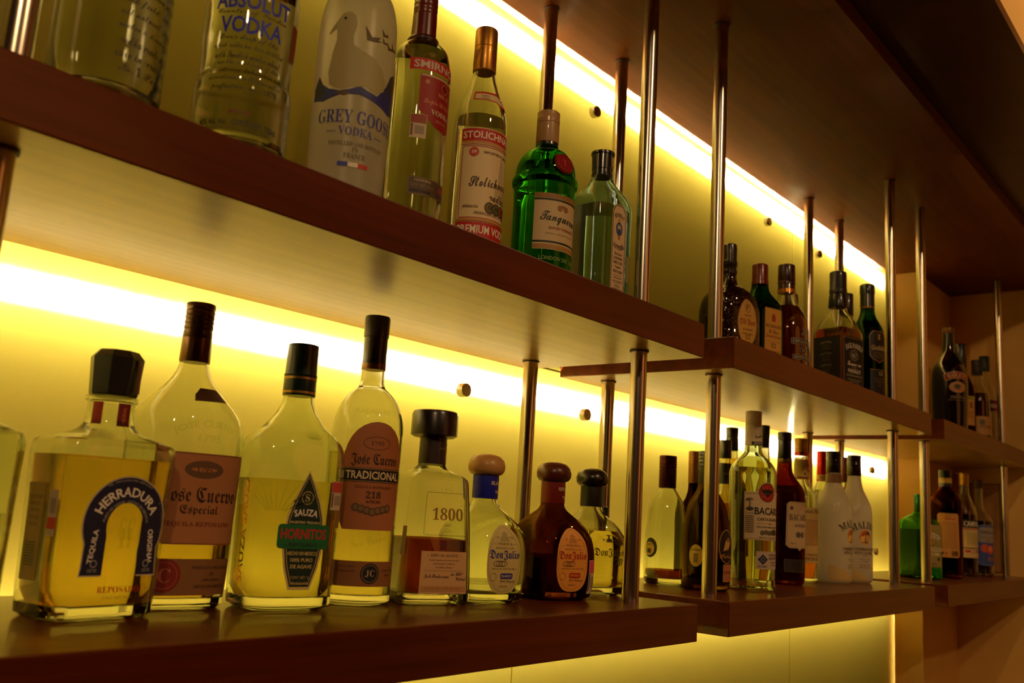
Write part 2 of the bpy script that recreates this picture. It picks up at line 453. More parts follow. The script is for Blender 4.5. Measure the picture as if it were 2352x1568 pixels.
structure(box('trim_shelf_rail', (XL, XP, 0.009, 0.0415, H1-T+0.004, H1-0.004), WOOD_DARK))
structure(box('wall_pier', (XP, XR+0.1, YP, 0.10, -1.2, ZC), PLASTER))
structure(box('wall_right', (XR, XR+0.1, -4.2, YP, -1.2, 2.3), PLASTER))
structure(box('wall_front', (-4.2, XR+0.1, -4.3, -4.2, -1.2, 2.3), ROOMWALL))
structure(box('wall_left', (-4.3, -4.2, -4.2, 0.1, -1.2, 2.3), ROOMWALL))
structure(box('ceiling', (-4.3, XR+0.1, -4.3, -0.62, 2.2, 2.3), mat('ceiling_paint', (0.55, 0.32, 0.12, 1), 0.8)))
structure(box('floor', (-4.3, XR+0.1, -4.3, 0.1, -1.3, -1.2), mat('floor_stone', (0.06, 0.035, 0.02, 1), 0.5, noise=0.3, scale=5)))
can = structure(box('trim_canopy', (XL, XR, -0.4865, 0.10, ZC, ZC+0.033), WOOD_CANOPY, bevel=0.001))
structure(box('trim_soffit', (XL, XR, -0.690, 0.10, ZC+0.0335, ZC+0.055), wood('soffit_wood', (0.030, 0.007, 0.003), (0.055, 0.013, 0.005), 0.30, 0.3, coatr=0.2), bevel=0.001))
structure(box('wall_upper', (XL, XR, -0.62, 0.10, ZC+0.0555, 2.2), PLASTER))
# counter beneath the shelves
structure(box('trim_counter', (XL, XP-0.06, -0.30, -0.001, -0.52, -0.47), WOOD_DARK, bevel=0.002))

# LED strips behind the glass
LED = led_mat(); TAPE = mat('led_tape', (0.75, 0.72, 0.6, 1), 0.5)
for z, lab, x1 in ((ZC-0.036, 'led strip glowing behind the glass under the wooden canopy', 1.972), (H1-T-0.040, 'led strip glowing behind the glass under the middle shelves', 1.972), (-T-0.006, 'led strip hidden behind the glass below the lowest shelves', 1.972)):
    o = box('led_strip', (XL+0.02, x1, 0.0385, 0.0415, z-0.005, z+0.005), TAPE); tag(o, lab, 'light strip', 'led strips behind the glass wall')
    ch = boxes('led_chip', [(XL+0.04+0.0166*i-0.0035, XL+0.04+0.0166*i+0.0035, 0.0360, 0.0384, z-0.0025, z+0.0025) for i in range(int((x1-XL-0.06)/0.0166))], LED, o)
    ch['kind'] = 'stuff'

# ------------------------------------------------------------------ shelves
def shelf(x0, x1, ztop, lab):
    v, f = box_vf(x0, x1, -D, -0.0012, ztop-T, ztop)
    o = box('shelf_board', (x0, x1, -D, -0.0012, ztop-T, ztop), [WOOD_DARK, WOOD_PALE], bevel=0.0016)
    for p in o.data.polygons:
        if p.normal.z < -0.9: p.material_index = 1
    return tag(o, lab, 'shelf', 'wooden back bar shelves')
shelf(XL, 0.0, 0.0, 'long lower wooden shelf holding the row of tequila bottles')
shelf(G2, X2, 0.0, 'lower wooden shelf under the rum and coconut liqueur bottles')
shelf(X3, XR-0.001, 0.0, 'small lower wooden shelf in the corner below the brown wall')
shelf(XL, 0.0, H1, 'long upper wooden shelf holding the vodka and gin bottles')
shelf(G2, X2, H1, 'upper wooden shelf under the whisky bottles')
shelf(X3, XR-0.001, H1, 'small upper wooden shelf in the corner with the cream liqueur')

# ------------------------------------------------------------------ poles
def pole(x, y, lab):
    o = empty('support_pole', (x, y, 0.0)); tag(o, lab, 'pole', 'steel poles carrying the shelves')
    r = 0.0122
    for (z0, z1) in ((0.0002, H1-T-0.0002), (H1+0.0002, ZC-0.0002)):
        rod = ngon_cyl('rod', 0, 0, z0, z1, r, STEEL, o)
        ngon_cyl('collar', 0, 0, z1-0.0022, z1-0.0001, r+0.0022, RUBBER, rod, 28)
for x, y, lab in ((-1.0013, -0.2903, 'steel pole at the far left end, beside the clear script-printed vodka'),
    (-0.0668, -0.0652, 'rear steel pole at the right end of the tequila shelf, behind the capped gin'),
    (-0.0885, -0.2903, 'front steel pole at the right end of the tequila shelf, beside the smoky clear tequila'),
    (0.165, -0.0652, 'rear steel pole of the middle shelf unit, second from the wide gap'),
    (0.1480, -0.2903, 'front steel pole before the dark liqueur and crackled whisky bottles'),
    (1.100, -0.0652, 'rear steel pole behind the apple rum at the right end of the middle unit'),
    (1.070, -0.2903, 'front steel pole right of the second white coconut bottle'),
    (1.325, -0.0652, 'rear steel pole of the corner unit, seen over the square whiskey'),
    (1.3240, -0.2903, 'front steel pole in front of the green orange liqueur bottle'),
    (2.2, -0.2903, 'steel pole by the right wall beside the blue liqueur bottle')):
    pole(x, y, lab)
# ================================================================== bottle materials
CLEARG = glass('clear_glass', (0.955, 0.97, 0.93)); GREENISH = glass('greenish_clear_glass', (0.945, 0.97, 0.89)); BLUISH = glass('pale_blue_glass', (0.78, 0.91, 0.96))
GREENG = glass('green_glass', (0.36, 0.80, 0.30)); DKGREEN = glass('dark_green_glass', (0.22, 0.46, 0.20)); BROWNG = glass('brown_glass', (0.47, 0.29, 0.085))
BLACKG = glass('near_black_glass', (0.20, 0.07, 0.03)); SMOKE = glass('smoky_glass', (0.90, 0.91, 0.84)); LIME = glass('lime_green_glass', (0.42, 0.78, 0.22))
VODKA = glass('clear_spirit', (0.97, 0.975, 0.95), 1.34); GOLD = glass('gold_tequila', (0.95, 0.82, 0.36), 1.34); PALEGOLD = glass('pale_gold_tequila', (0.97, 0.90, 0.55), 1.34)
AMBER = glass('amber_spirit', (0.80, 0.42, 0.10), 1.34); DARKAMBER = glass('dark_amber_spirit', (0.36, 0.12, 0.025), 1.34); RUMDARK = glass('dark_rum', (0.26, 0.07, 0.015), 1.34)
RUBY = glass('ruby_liqueur', (0.30, 0.03, 0.02), 1.34); BLUEL = glass('blue_liqueur', (0.03, 0.06, 0.42), 1.34); GREENL = glass('green_liqueur', (0.45, 0.75, 0.25), 1.34)
EMBOSS = glass('raised_glass_relief', (0.90, 0.93, 0.86), 1.25, 0.12)
FROST = frosted('frosted_glass', (0.88, 0.86, 0.76, 1), 0.42, 0.35)
MILK = frosted('white_coated_glass', (0.78, 0.74, 0.62, 1), 0.97, 0.3)
BLK, WHT, CRM = (18, 15, 13), (236, 230, 214), (226, 206, 160)
RED, DRED, NAVY, BLUE = (188, 28, 26), (92, 14, 14), (22, 26, 60), (30, 46, 190)
GRN, TAN, GLD, GRY = (12, 70, 42), (176, 118, 74), (190, 146, 62), (120, 112, 100)
def plastic(c, rough=0.35): return mat('cap_%02x%02x%02x' % tuple(c), rgb(c), rough, 0.0, 0.3)
def tin(c, rough=0.3): return mat('tin_%02x%02x%02x' % tuple(c), rgb(c), rough, 0.8, 0.2)
def stamp(bt, u, z, w=0.016, h=0.034, red=(196, 70, 60)):
    a = bt.label(z, w, h, (196, 178, 150), u, name='tax_stamp', lab='small tax stamp, red above pale')
    a.rect(0, z+h*0.30, w*0.94, h*0.36, red); a.rect(w*0.08, z-h*0.16, w*0.56, h*0.34, (150, 138, 120)); a.rect(-w*0.38, z-h*0.16, w*0.14, h*0.5, (120, 84, 60))
    a.done()
def wavy(a, cx, cz, w, rows, gap, col, font='script', h=0.0024):
    for i, s in enumerate(rows): a.text(s, font, cx, cz-i*gap, h, col, w*min(1.0, 0.55+0.45*len(s)/max(len(q) for q in rows)))

# ================================================================== lower shelf, long unit: tequilas
def edge_tequila():
    b = Bottle('liquor_bottle', 'pale clear bottle cut off at the left end of the lower shelf', (-0.963, -0.175, 0), 6, 'tequila bottles on the long lower shelf')
    b.glass([(0, .050, .036, 5), (.12, .052, .038, 5), (.146, .053, .038, 5), (.156, .052, .037, 4.5), (.163, .042, .032, 3), (.170, .026, .025, 2), (.180, .0205, .0205, 2), (.20, .020, .020, 2)], GREENISH, base=.012)
    b.liquid(.09, VODKA); b.solid('cap', [(.2002, .0215), (.244, .0225), (.2455, .019)], plastic(BLK), 24)
def herradura():
    b = Bottle('tequila_bottle', 'square shouldered gold tequila with black horseshoe label and octagonal black cap', (-.826, -.170, 0), 6, 'tequila bottles on the long lower shelf')
    b.glass([(0, .050, .0365, 5), (.004, .053, .0385, 5), (.10, .0562, .0405, 5), (.147, .058, .042, 5), (.156, .0572, .041, 4.6), (.1605, .050, .036, 4), (.1645, .037, .031, 3), (.169, .0275, .0265, 2.2), (.176, .0225, .0225, 2), (.19, .0212, .0212, 2), (.1955, .0212, .0212, 2), (.1965, .0236, .0236, 2), (.2005, .0236, .0236, 2), (.2012, .0205, .0205, 2)], CLEARG, wall=.0035, base=.013, seg=56)
    b.liquid(.1435, GOLD, 56)
    cap = b.solid('cap', [(.2015, .0212), (.2035, .0222), (.238, .0246), (.2452, .0185)], plastic(BLK, 0.22), 8, 20)
    ca = Art(Cyl(.0224), cap, .22, 0.010, .0022); ca.rect(0, .221, .007, .032, DRED); ca.done('seal_strip')
    na = Art(Cyl(.0214), b.body, .186, -.004, .0008); na.rect(.004, .1835, .0125, .022, (120, 18, 14)); na.rect(-.020, .184, .010, .021, (150, 40, 24)); na.text('ORIGINAL', 'sansb', .004, .183, .0035, (200, 120, 70), .016, rot=90); na.done('seal_strip')
    outer = [(.0405*math.cos(R(t)), .084+.0425*math.sin(R(t))) for t in range(-28, 209, 8)]+[(-.0375, .046), (-.0385, .0395), (-.0175, .0395)]
    inner = [(.0185*math.cos(R(t)), .082+.0215*math.sin(R(t))) for t in range(200, -21, -10)]+[(.0155, .060), (.0175, .0395), (.0385, .0395), (.0375, .046)]
    P = outer+inner
    lb = empty('label', (0, 0, 0)); lb.parent = b.o; lb['label'] = 'black horseshoe label with silver rim'
    a = Art(b.s, lb, .08, .004, .0003)
    a.poly([(x*1.035, .081+(z-.081)*1.03) for x, z in P], (190, 180, 150)); a.poly(P, NAVY)
    a.text('HERRADURA', 'sansb', 0, .1135, .0086, WHT, .073, arc=.0305)
    a.text('TEQUILA', 'sansb', -.0288, .0645, .0058, WHT, .030, rot=84); a.text('ORIGINAL', 'sansb', .0288, .0645, .0058, WHT, .032, rot=-84)
    a.text('PURO DE AGAVE · HECHO EN MEXICO', 'sansb', 0, .1046, .0026, (150, 150, 140), .062, arc=.0222)
    a.text('FEL. SAN JOSE DEL REFUGIO', 'sansb', 0, .1238, .0022, (150, 150, 140), .046, arc=.041)
    for s in (-1, 1): a.text('1870', 'serif', s*.0275, .0435, .003, (150, 150, 140)); a.disc(s*.0265, .0495, .0034, (150, 150, 140)); a.disc(s*.0265, .0495, .0024, NAVY)
    a.done()
    a = b.print_on(.03, .006)
    a.text('· REPOSADO ·', 'serif', 0, .0268, .0056, (170, 30, 20), .050)
    a.text('CONT. NET. 700 ml', 'sans', 0, .0195, .0022, (120, 90, 40), .030)
    a.text('GC', 'serif', 0, .080, .020, EMBOSS, .015); a.text('H', 'serif', 0, .072, .018, EMBOSS, .013)
    a.done()
    s = b.label(.092, .011, .040, (196, 178, 150), -.066, name='tax_stamp', lab='small tax stamp with red foot'); s.rect(0, .083, .0108, .010, (196, 60, 40)); s.rect(0, .098, .007, .013, (150, 138, 120)); s.done()
    s = b.label(.075, .026, .085, (150, 120, 60), -.092, name='side_label'); s.lines(['HECHO EN', 'MEXICO', 'TEQUILA', '100% DE', 'AGAVE'], 'sans', 0, .105, .003, .006, (60, 40, 20), .020)
    for i in range(9): s.rect(0, .046+i*.0024, .016, .0010, (40, 30, 20))
    s.done()
def cuervo_especial():
    b = Bottle('tequila_bottle', 'tall clear bottle with tan gothic-lettered label and bronze screw cap, behind the horseshoe bottle', (-.7160, -.121, 0), -5, 'tequila bottles on the long lower shelf')
    b.glass([(0, .049, .047, 3.2), (.005, .0515, .049, 3.2), (.12, .0545, .051, 3.2), (.165, .0562, .0525, 3), (.178, .0562, .0525, 2.8), (.192, .054, .051, 2.6), (.206, .0465, .045, 2.3), (.218, .037, .037, 2), (.230, .0262, .0262, 2), (.242, .0185, .0185, 2), (.252, .0155, .0155, 2), (.262, .0145, .0145, 2)], CLEARG, base=.012)
    b.liquid(.105, GOLD)
    b.solid('neck_band', [(.2545, .0158), (.256, .0163), (.281, .0158)], tin((96, 62, 26)), 32); b.screwcap(.2812, .3200, .0156, tin((78, 54, 36)), 0.25, ridges=5)
    a = b.label(.1105, .098, .092, TAN, 0, name='front_label', lab='tan paper label with gothic lettering')
    a.frame(0, .1105, .097, .091, .0008, (120, 60, 34)); a.text('Jose Cuervo', 'frak', 0, .1130, .0185, (40, 20, 14), .084); a.text('Especial', 'frak', 0, .0985, .0110, (40, 20, 14), .042)
    a.text('TEQUILA REPOSADO', 'serif', 0, .0845, .0056, (120, 50, 24), .074)
    a.ring(0, .140, .021, .0065, (104, 76, 52), rz=.009); a.text('1795', 'serif', 0, .140, .006, (104, 60, 40)); a.done()
    a = b.label(.0325, .098, .036, (134, 92, 52), 0, name='lower_label', lab='brown strip label with red seal'); a.disc(-.028, .034, .0165, (130, 36, 26)); a.ring(-.028, .034, .0135, .001, (170, 80, 60)); a.text('C', 'serif', -.028, .034, .014, (180, 100, 76))
    a.lines(['PRODUCTO MEXICANO', 'DE', 'JOSE CUERVO', 'HECHO EN MEXICO'], 'sansb', .022, .042, .0030, .0062, (84, 54, 30), .044); a.done()
    s = b.label(.2185, .036, .015, (60, 20, 18), .006, name='neck_label', shape='poly', pts=[(-.017, -.0085), (.017, -.0065), (.013, .0065), (-.012, .0065), (-.018, -.001)]); s.done()
    a = b.print_on(.185, .002); a.text('JOSE CUERVO', 'sansb', 0, .186, .0095, EMBOSS, .078, arc=.07); a.text('1795', 'sansb', 0, .172, .0075, EMBOSS, .022); a.done('raised_lettering')
def hornitos():
    b = Bottle('tequila_bottle', 'flat shouldered tequila with green diamond label and red lettering', (-.6120, -.172, 0), -12, 'tequila bottles on the long lower shelf')
    b.glass([(0, .048, .036, 3.6), (.006, .0525, .0395, 3.6), (.08, .054, .041, 3.6), (.15, .0555, .042, 3.4), (.166, .055, .0415, 3.2), (.177, .0525, .040, 2.8), (.186, .046, .0365, 2.4), (.1945, .036, .032, 2.1), (.203, .0285, .0275, 2), (.214, .0212, .0212, 2), (.226, .0172, .0172, 2), (.240, .0165, .0165, 2)], GREENISH, wall=.0032, base=.014)
    b.liquid(.136, PALEGOLD)
    b.solid('neck_band', [(.2300, .0180), (.2312, .0184), (.2515, .0181)], plastic((8, 40, 26)), 32)
    for z in (.2325, .2485): b.band(z, z+.0025, .0186, foil(GLD), 'gold_ring')
    b.solid('cap', [(.2516, .0180), (.2525, .0186), (.2545, .0186), (.2548, .0179), (.283, .0174), (.2884, .0172), (.2893, .0160)], plastic((8, 40, 28)), 40)
    W2 = .031
    D1 = [(0, .064), (.008, .049), (.016, .031), (.0215, .014), (.0235, -.004), (.0235, -.02), (.020, -.040), (.0125, -.062), (-.0125, -.062), (-.020, -.040), (-.0235, -.02), (-.0235, -.004), (-.0215, .014), (-.016, .031), (-.008, .049)]
    a = b.label(.0835, .056, .128, (214, 196, 120), .003, 'poly', 'front_label', pts=D1, lab='green diamond label with cream border')
    a.poly([(x*.90, .0835+z*.945) for x, z in D1], (8, 46, 30)); a.poly([(x*.83, .0835+z*.905) for x, z in D1], (190, 170, 100)); a.poly([(x*.80, .0835+z*.885) for x, z in D1], (6, 40, 28))
    a.disc(0, .118, .0072, (170, 150, 90)); a.disc(0, .118, .0062, (6, 40, 28)); a.text('S', 'serif', 0, .118, .008, (190, 170, 100))
    a.text('SAUZA', 'sansb', 0, .1025, .0072, WHT, .028, arc=.06); a.text('NUESTRO TEQUILA', 'sansb', 0, .0918, .0030, (210, 200, 150), .034)
    a.rect(0, .077, .060, .0255, (16, 104, 56), .004); a.text('HORNITOS', 'sansb', 0, .0798, .0110, (196, 34, 40), .053); a.text('– REPOSADO –', 'sansb', 0, .0684, .0042, (8, 40, 28), .044)
    a.lines(['HECHO EN MEXICO', '100% PURO', 'DE AGAVE'], 'sansb', 0, .0595, .0040, .0068, (200, 180, 110), .034); a.lines(['CONT. NET. 1L', '38% ALC. VOL.'], 'sans', 0, .0345, .0030, .0058, (190, 170, 110), .022); a.done()
    a = b.print_on(.19, .004)
    for i in range(-4, 5):
        t = R(90+i*17); x, z = .0125*math.cos(t), .183+.0115*math.sin(t)
        a.poly([(x*.25-.0012, .181), (x*.25+.0012, .181), (x, z)], EMBOSS)
    for i in range(-4, 5):
        t = R(90+i*15); a.poly([(-.022+.010*math.cos(t)-.0012, .103), (-.022+.010*math.cos(t)+.0012, .103), (-.022+.036*math.cos(t), .110+.030*math.sin(t))], EMBOSS)
    a.done('raised_agave'); a = b.print_on(.08, -.068); a.text('SAUZA SAUZA', 'sansb', 0, .085, .010, EMBOSS, .115, rot=90); a.done('raised_lettering')
    stamp(b, .040, .122, .017, .031)
def tradicional():
    b = Bottle('tequila_bottle', 'tall round tequila with arched tan label and long black cap', (-.4985, -.165, 0), -24, 'tequila bottles on the long lower shelf')
    b.glass([(0, .040), (.005, .0425), (.20, .0428), (.214, .0418), (.225, .039), (.236, .0345), (.246, .0275), (.2525, .0208), (.2565, .0165), (.259, .0158), (.263, .0148), (.288, .0145)], CLEARG, base=.012)
    b.liquid(.1755, PALEGOLD)
    b.solid('neck_band', [(.2778, .0152), (.2795, .0154), (.285, .0153)], foil((130, 92, 44)), 32); b.solid('cap', [(.2851, .0150), (.318, .0146), (.3192, .0156), (.3425, .0158), (.3452, .0150)], plastic(BLK, .4), 40)
    A = [(-.034, -.062), (.034, -.062), (.040, -.050), (.041, .012)]+[(.041*math.cos(R(t)), .012+.052*math.sin(R(t))) for t in range(8, 180, 12)]+[(-.041, .012), (-.040, -.050)]
    a = b.label(.1475, .09, .13, (170, 104, 62), 0, 'poly', 'front_label', pts=A, lab='arched tan label with black band')
    a.text('1795', 'serif', 0, .186, .0046, (96, 56, 34), .016); a.ring(0, .186, .017, .001, (120, 70, 44), rz=.008)
    a.text('Jose Cuervo', 'frak', 0, .1660, .0155, (40, 22, 14), .060); a.rect(0, .1485, .082, .0165, (22, 16, 14), .003); a.frame(0, .1485, .080, .0150, .0006, (190, 150, 96)); a.text('TRADICIONAL', 'sansb', 0, .1485, .0095, CRM, .070)
    a.text('TEQUILA REPOSADO', 'serif', 0, .1345, .0036, (110, 50, 30), .046); a.text('218', 'serif', 0, .1260, .0080, (50, 30, 20), .018); a.text('AÑOS', 'serif', 0, .1185, .0044, (50, 30, 20), .018)
    for i in range(-3, 4): a.disc(i*.0066, .1065+abs(i)*.0016, .0046, (84, 66, 50)); a.disc(i*.0066, .1065+abs(i)*.0016, .0032, (130, 96, 60))
    a.done()
    a = b.label(.0360, .088, .0285, (140, 92, 48), 0, name='lower_label', lab='brown strip label with round black seal'); a.disc(.004, .0365, .0115, (20, 22, 30)); a.ring(.004, .0365, .0098, .0006, (150, 130, 90)); a.text('JC', 'serif', .004, .0365, .008, (170, 150, 110))
    a.lines(['JOSE CUERVO', 'TRADICIONAL'], 'serif', -.026, .044, .0026, .005, (96, 58, 30)); a.lines(['CONT. NET.', '695 ml'], 'serif', .030, .040, .0026, .005, (96, 58, 30)); a.done()
    a = b.print_on(.22, 0); a.text('FUNDADA EN 1795', 'sansb', 0, .2235, .0062, EMBOSS, .058); a.text('Jose Cuervo', 'script', 0, .072, .013, EMBOSS, .046, rot=14); a.done('raised_lettering')
    stamp(b, -.056, .118, .013, .030, (60, 110, 60))
def eighteen_hundred():
    b = Bottle('tequila_bottle', 'trapezoid tequila half full of dark amber spirit with broad round black stopper', (-.3990, -.180, 0), -19, 'tequila bottles on the long lower shelf')
    b.glass([(0, .0455, .0455, 7), (.006, .0475, .0475, 7), (.08, .0445, .0445, 7), (.140, .0405, .0405, 6.5), (.1505, .0395, .0395, 6), (.156, .0355, .0355, 4.5), (.1605, .028, .028, 3), (.1655, .0205, .0205, 2.2), (.170, .0178, .0178, 2), (.185, .0168, .0168, 2)], CLEARG, wall=.0035, base=.013)
    b.liquid(.0775, DARKAMBER)
    nb = b.solid('neck_label', [(.1702, .0180), (.2042, .0175)], plastic((42, 20, 12), .5), 32); a = Art(Cyl(.0178), nb, .19, .010, .0004); a.text('AÑEJO', 'sansb', 0, .190, .0062, (120, 84, 44), .022); a.ring(.016, .192, .006, .0008, (110, 80, 44)); a.done()
    b.solid('stopper', [(.2044, .0255), (.2070, .0302), (.2330, .0302), (.2375, .0285), (.2388, .0255)], plastic((22, 14, 12), .3), 48)
    a = b.label(.0385, .064, .050, (206, 164, 112), .004, name='front_label', lab='pale paper label with signatures')
    a.text('~ 100% de AGAVE ~', 'serif', 0, .0590, .0036, (110, 70, 40), .048); a.lines(['Tequila añejado en barricas de roble', 'francés según la tradición', 'en Jalisco, Mexico'], 'ital', 0, .0530, .0024, .0042, (120, 80, 50), .046)
    a.rect(0, .0408, .054, .0003, (150, 110, 70)); a.text('José Beckmann', 'script', -.010, .0335, .0062, (60, 40, 30), .034); a.text('No. 2014', 'script', .018, .0370, .0036, (60, 40, 30)); a.text('Vidal', 'script', .024, .0315, .004, (60, 40, 30)); a.rect(0, .0195, .060, .006, (190, 140, 84)); a.text('TEQUILA 1800 · CONT. NET. 700 ml', 'sans', 0, .0195, .0024, (120, 80, 46), .05); a.done()
    a = b.print_on(.11, .004); a.frame(0, .1085, .058, .052, .0005, (90, 84, 60)); a.text('1800', 'frak', .002, .1085, .0150, (150, 106, 44), .042); a.text('AÑEJO', 'serif', .002, .0950, .003, (150, 110, 50)); a.ring(0, .1385, .0085, .0008, EMBOSS); a.text('1800', 'sansb', 0, .1385, .004, EMBOSS); a.done()
    a = b.print_on(.07, 0); a.rect(.002, .071, .009, .013, (96, 22, 10)); a.done('back_strip')
    s = b.label(.075, .010, .034, (176, 150, 100), -.054, name='tax_stamp'); s.done()
def don_julio(name, label, x, y, rz, gm, liq, lvl, ballm, bandc, lblc, ink, word, sz=1.0, plate=True):
    b = Bottle(name, label, (x, y, 0), rz, 'tequila bottles on the long lower shelf')
    k = sz
    b.glass([(0, .044*k, .044*k, 3.4), (.006, .0500*k, .0500*k, 3.4), (.03, .0535*k, .0535*k, 3.4), (.06, .0540*k, .0540*k, 3.3), (.08, .0520*k, .0520*k, 3.1), (.096, .0460*k, .0460*k, 2.7), (.108, .0370*k, .0370*k, 2.4), (.117, .0270*k, .0270*k, 2.1), (.1235, .0205, .0205, 2), (.130, .0172, .0172, 2), (.142, .0165, .0165, 2)], gm, wall=.0036, base=.013)
    if lvl: b.liquid(lvl, liq)
    nb = b.solid('neck_band', [(.1318, .0170), (.133, .0176), (.1625, .0176)], plastic(bandc, .5), 36)
    if word:
        a = Art(Cyl(.0176), nb, .15, .012, .0003); a.text(word, 'sansb', 0, .1525, .0050, (214, 200, 160), .029); a.text('TEQUILA', 'sansb', .003, .1405, .0042, (214, 200, 160), .022); a.done()
    b.solid('stopper', [(.1626, .0165), (.1642, .0215), (.1690, .0248), (.1755, .0254), (.1825, .0236), (.1880, .0180), (.1908, .0090)], ballm, 40, 60)
    if plate:
        a = b.label(.0560, .060, .088, GRY if lblc is None else lblc, 0, 'poly', 'front_label', pts=[(.0265*sgnpow(math.cos(R(t)), .72), .0430*sgnpow(math.sin(R(t)), .72)) for t in range(0, 360, 10)], lab='oval paper label with gothic lettering')
        pale = tuple(int(c*.82) for c in lblc)
        a.ring(0, .056, .0250, .0006, pale, rz=.0410); a.disc(0, .0868, .0046, pale); a.rect(0, .0880, .014, .0014, pale); a.poly([(-.009, .079), (.009, .079), (.004, .084), (-.004, .084)], pale); a.text('1942', 'serif', 0, .0835, .0028, pale, .034)
        a.text('— TEQUILA —', 'serif', 0, .0752, .0034, (120, 90, 50), .040); a.text('RESERVA DE', 'serif', 0, .0702, .0020, (140, 110, 70), .03); a.text('DonJulio', 'frak', 0, .0612, .0130, ink, .047)
        for i in range(4): a.ring(-.012+i*.0036, .0505, .0050, .0005, (70, 50, 60), rz=.0036)
        a.lines(['100% de Agave  CONT. NET. 700 ml'], 'serif', 0, .0440, .0022, .003, (110, 84, 50), .042); a.rect(.004, .0352, .0185, .0068, ink, .002); a.text(word or 'SETENTA', 'sansb', .004, .0352, .0034, lblc, .015)
        a.text('Julio Gonzalez', 'script', .006, .0285, .004, (100, 80, 60), .024); a.text('TEQUILA', 'sans', 0, .0222, .0026, (120, 90, 60)); a.ring(-.016, .034, .0052, .0007, pale); a.done()
    else:
        ink2 = (52, 44, 20)
        a = b.print_on(.056, 0); a.text('TEQUILA RESERVADO · EDICION LIMITADA', 'sansb', 0, .0925, .0034, EMBOSS, .066, arc=.034)
        a.disc(0, .0880, .0030, ink2); a.rect(0, .0896, .013, .0015, ink2); a.poly([(-.008, .0795), (.008, .0795), (.003, .0855), (-.003, .0855)], ink2); a.text('1942', 'serif', 0, .0830, .0030, ink2, .032)
        a.text('DonJulio', 'frak', 0, .0640, .0140, ink2, .056); a.text('70', 'ital', .018, .0505, .0110, ink2); a.lines(['AÑEJO', 'TEQUILA', 'CRISTALINO'], 'serif', -.008, .0400, .0036, .0062, EMBOSS); a.done()
    return b
def don_julios():
    b = don_julio('tequila_bottle', 'squat pale green bottle with cream mushroom stopper, blue neck band and blue oval label', -.3088, -.195, -14, GREENISH, VODKA, .024, plastic((196, 150, 84), .4), (22, 32, 170), (206, 190, 120), (34, 34, 150), 'BLANCO')
    a = b.print_on(.1, -.002); a.text('TEQUILA DON JULIO', 'sansb', 0, .1035, .0085, EMBOSS, .094, arc=.055); a.done('raised_lettering')
    b = don_julio('tequila_bottle', 'squat brown bottle with reddish mushroom stopper, red neck band and orange oval label', -.1714, -.205, -17, BROWNG, DARKAMBER, .058, plastic((84, 30, 12), .35), (120, 18, 10), (232, 158, 62), (172, 26, 26), 'REPOSADO', 1.03)
    a = b.print_on(.1, -.002); a.text('TEQUILA DON JULIO', 'sansb', 0, .1035, .0085, BROWNG, .094, arc=.055); a.done('raised_lettering')
    stamp(b, .040, .0330, .019, .046, (214, 80, 110))
    b = don_julio('tequila_bottle', 'squat smoky clear bottle with black mushroom stopper and printed lettering', -.0379, -.180, -19, SMOKE, PALEGOLD, .095, plastic((14, 12, 12), .3), (16, 14, 14), (0, 0, 0), (52, 44, 20), '', .98, plate=False)
    stamp(b, .042, .030, .017, .036, (214, 80, 110))
    b.solid('seal_tail', [(.100, .001), (.132, .0045), (.133, .001)], plastic((16, 14, 14)), 12).location = (.020, -.012, .0)
for f in (edge_tequila, herradura, cuervo_especial, hornitos, tradicional, eighteen_hundred, don_julios): f()
# ================================================================== upper shelf, long unit: vodkas and gins
GU = 'vodka and gin bottles on the long upper shelf'
def script_vodka():
    b = Bottle('vodka_bottle', 'broad clear vodka bottle with black script lines, leftmost on the upper shelf', (-.9263, -.280, H1), 8, GU)
    b.dz = -0.024
    b.glass([(0, .0425), (.006, .0450), (.10, .0462), (.17, .0465), (.190, .044), (.205, .036), (.218, .024), (.228, .0165), (.255, .0150)], CLEARG, wall=.0035, base=.02); b.liquid(.165, VODKA)
    b.screwcap(.2552, .296, .0158, tin((150, 150, 140)), .5)
    a = b.print_on(.1, .008); wavy(a, 0, .150, .058, ['This superb vodka', 'was distilled from', 'grain grown in the', 'rich fields where', 'all natural spring', 'water is drawn for', 'vodka made with', 'care in small lots', 'No. 1 Reserve'], .0115, (34, 26, 6), h=.0082)
    a.text('IMPORTED', 'sansb', .010, .0405, .0050, (30, 26, 10), .034); a.text('40% ALC. VOL. 750 ml', 'sansb', .004, .0325, .0044, (30, 26, 10), .052); a.text('PRODUCED AND BOTTLED', 'sans', .004, .0265, .0024, (50, 42, 14), .046); a.done()
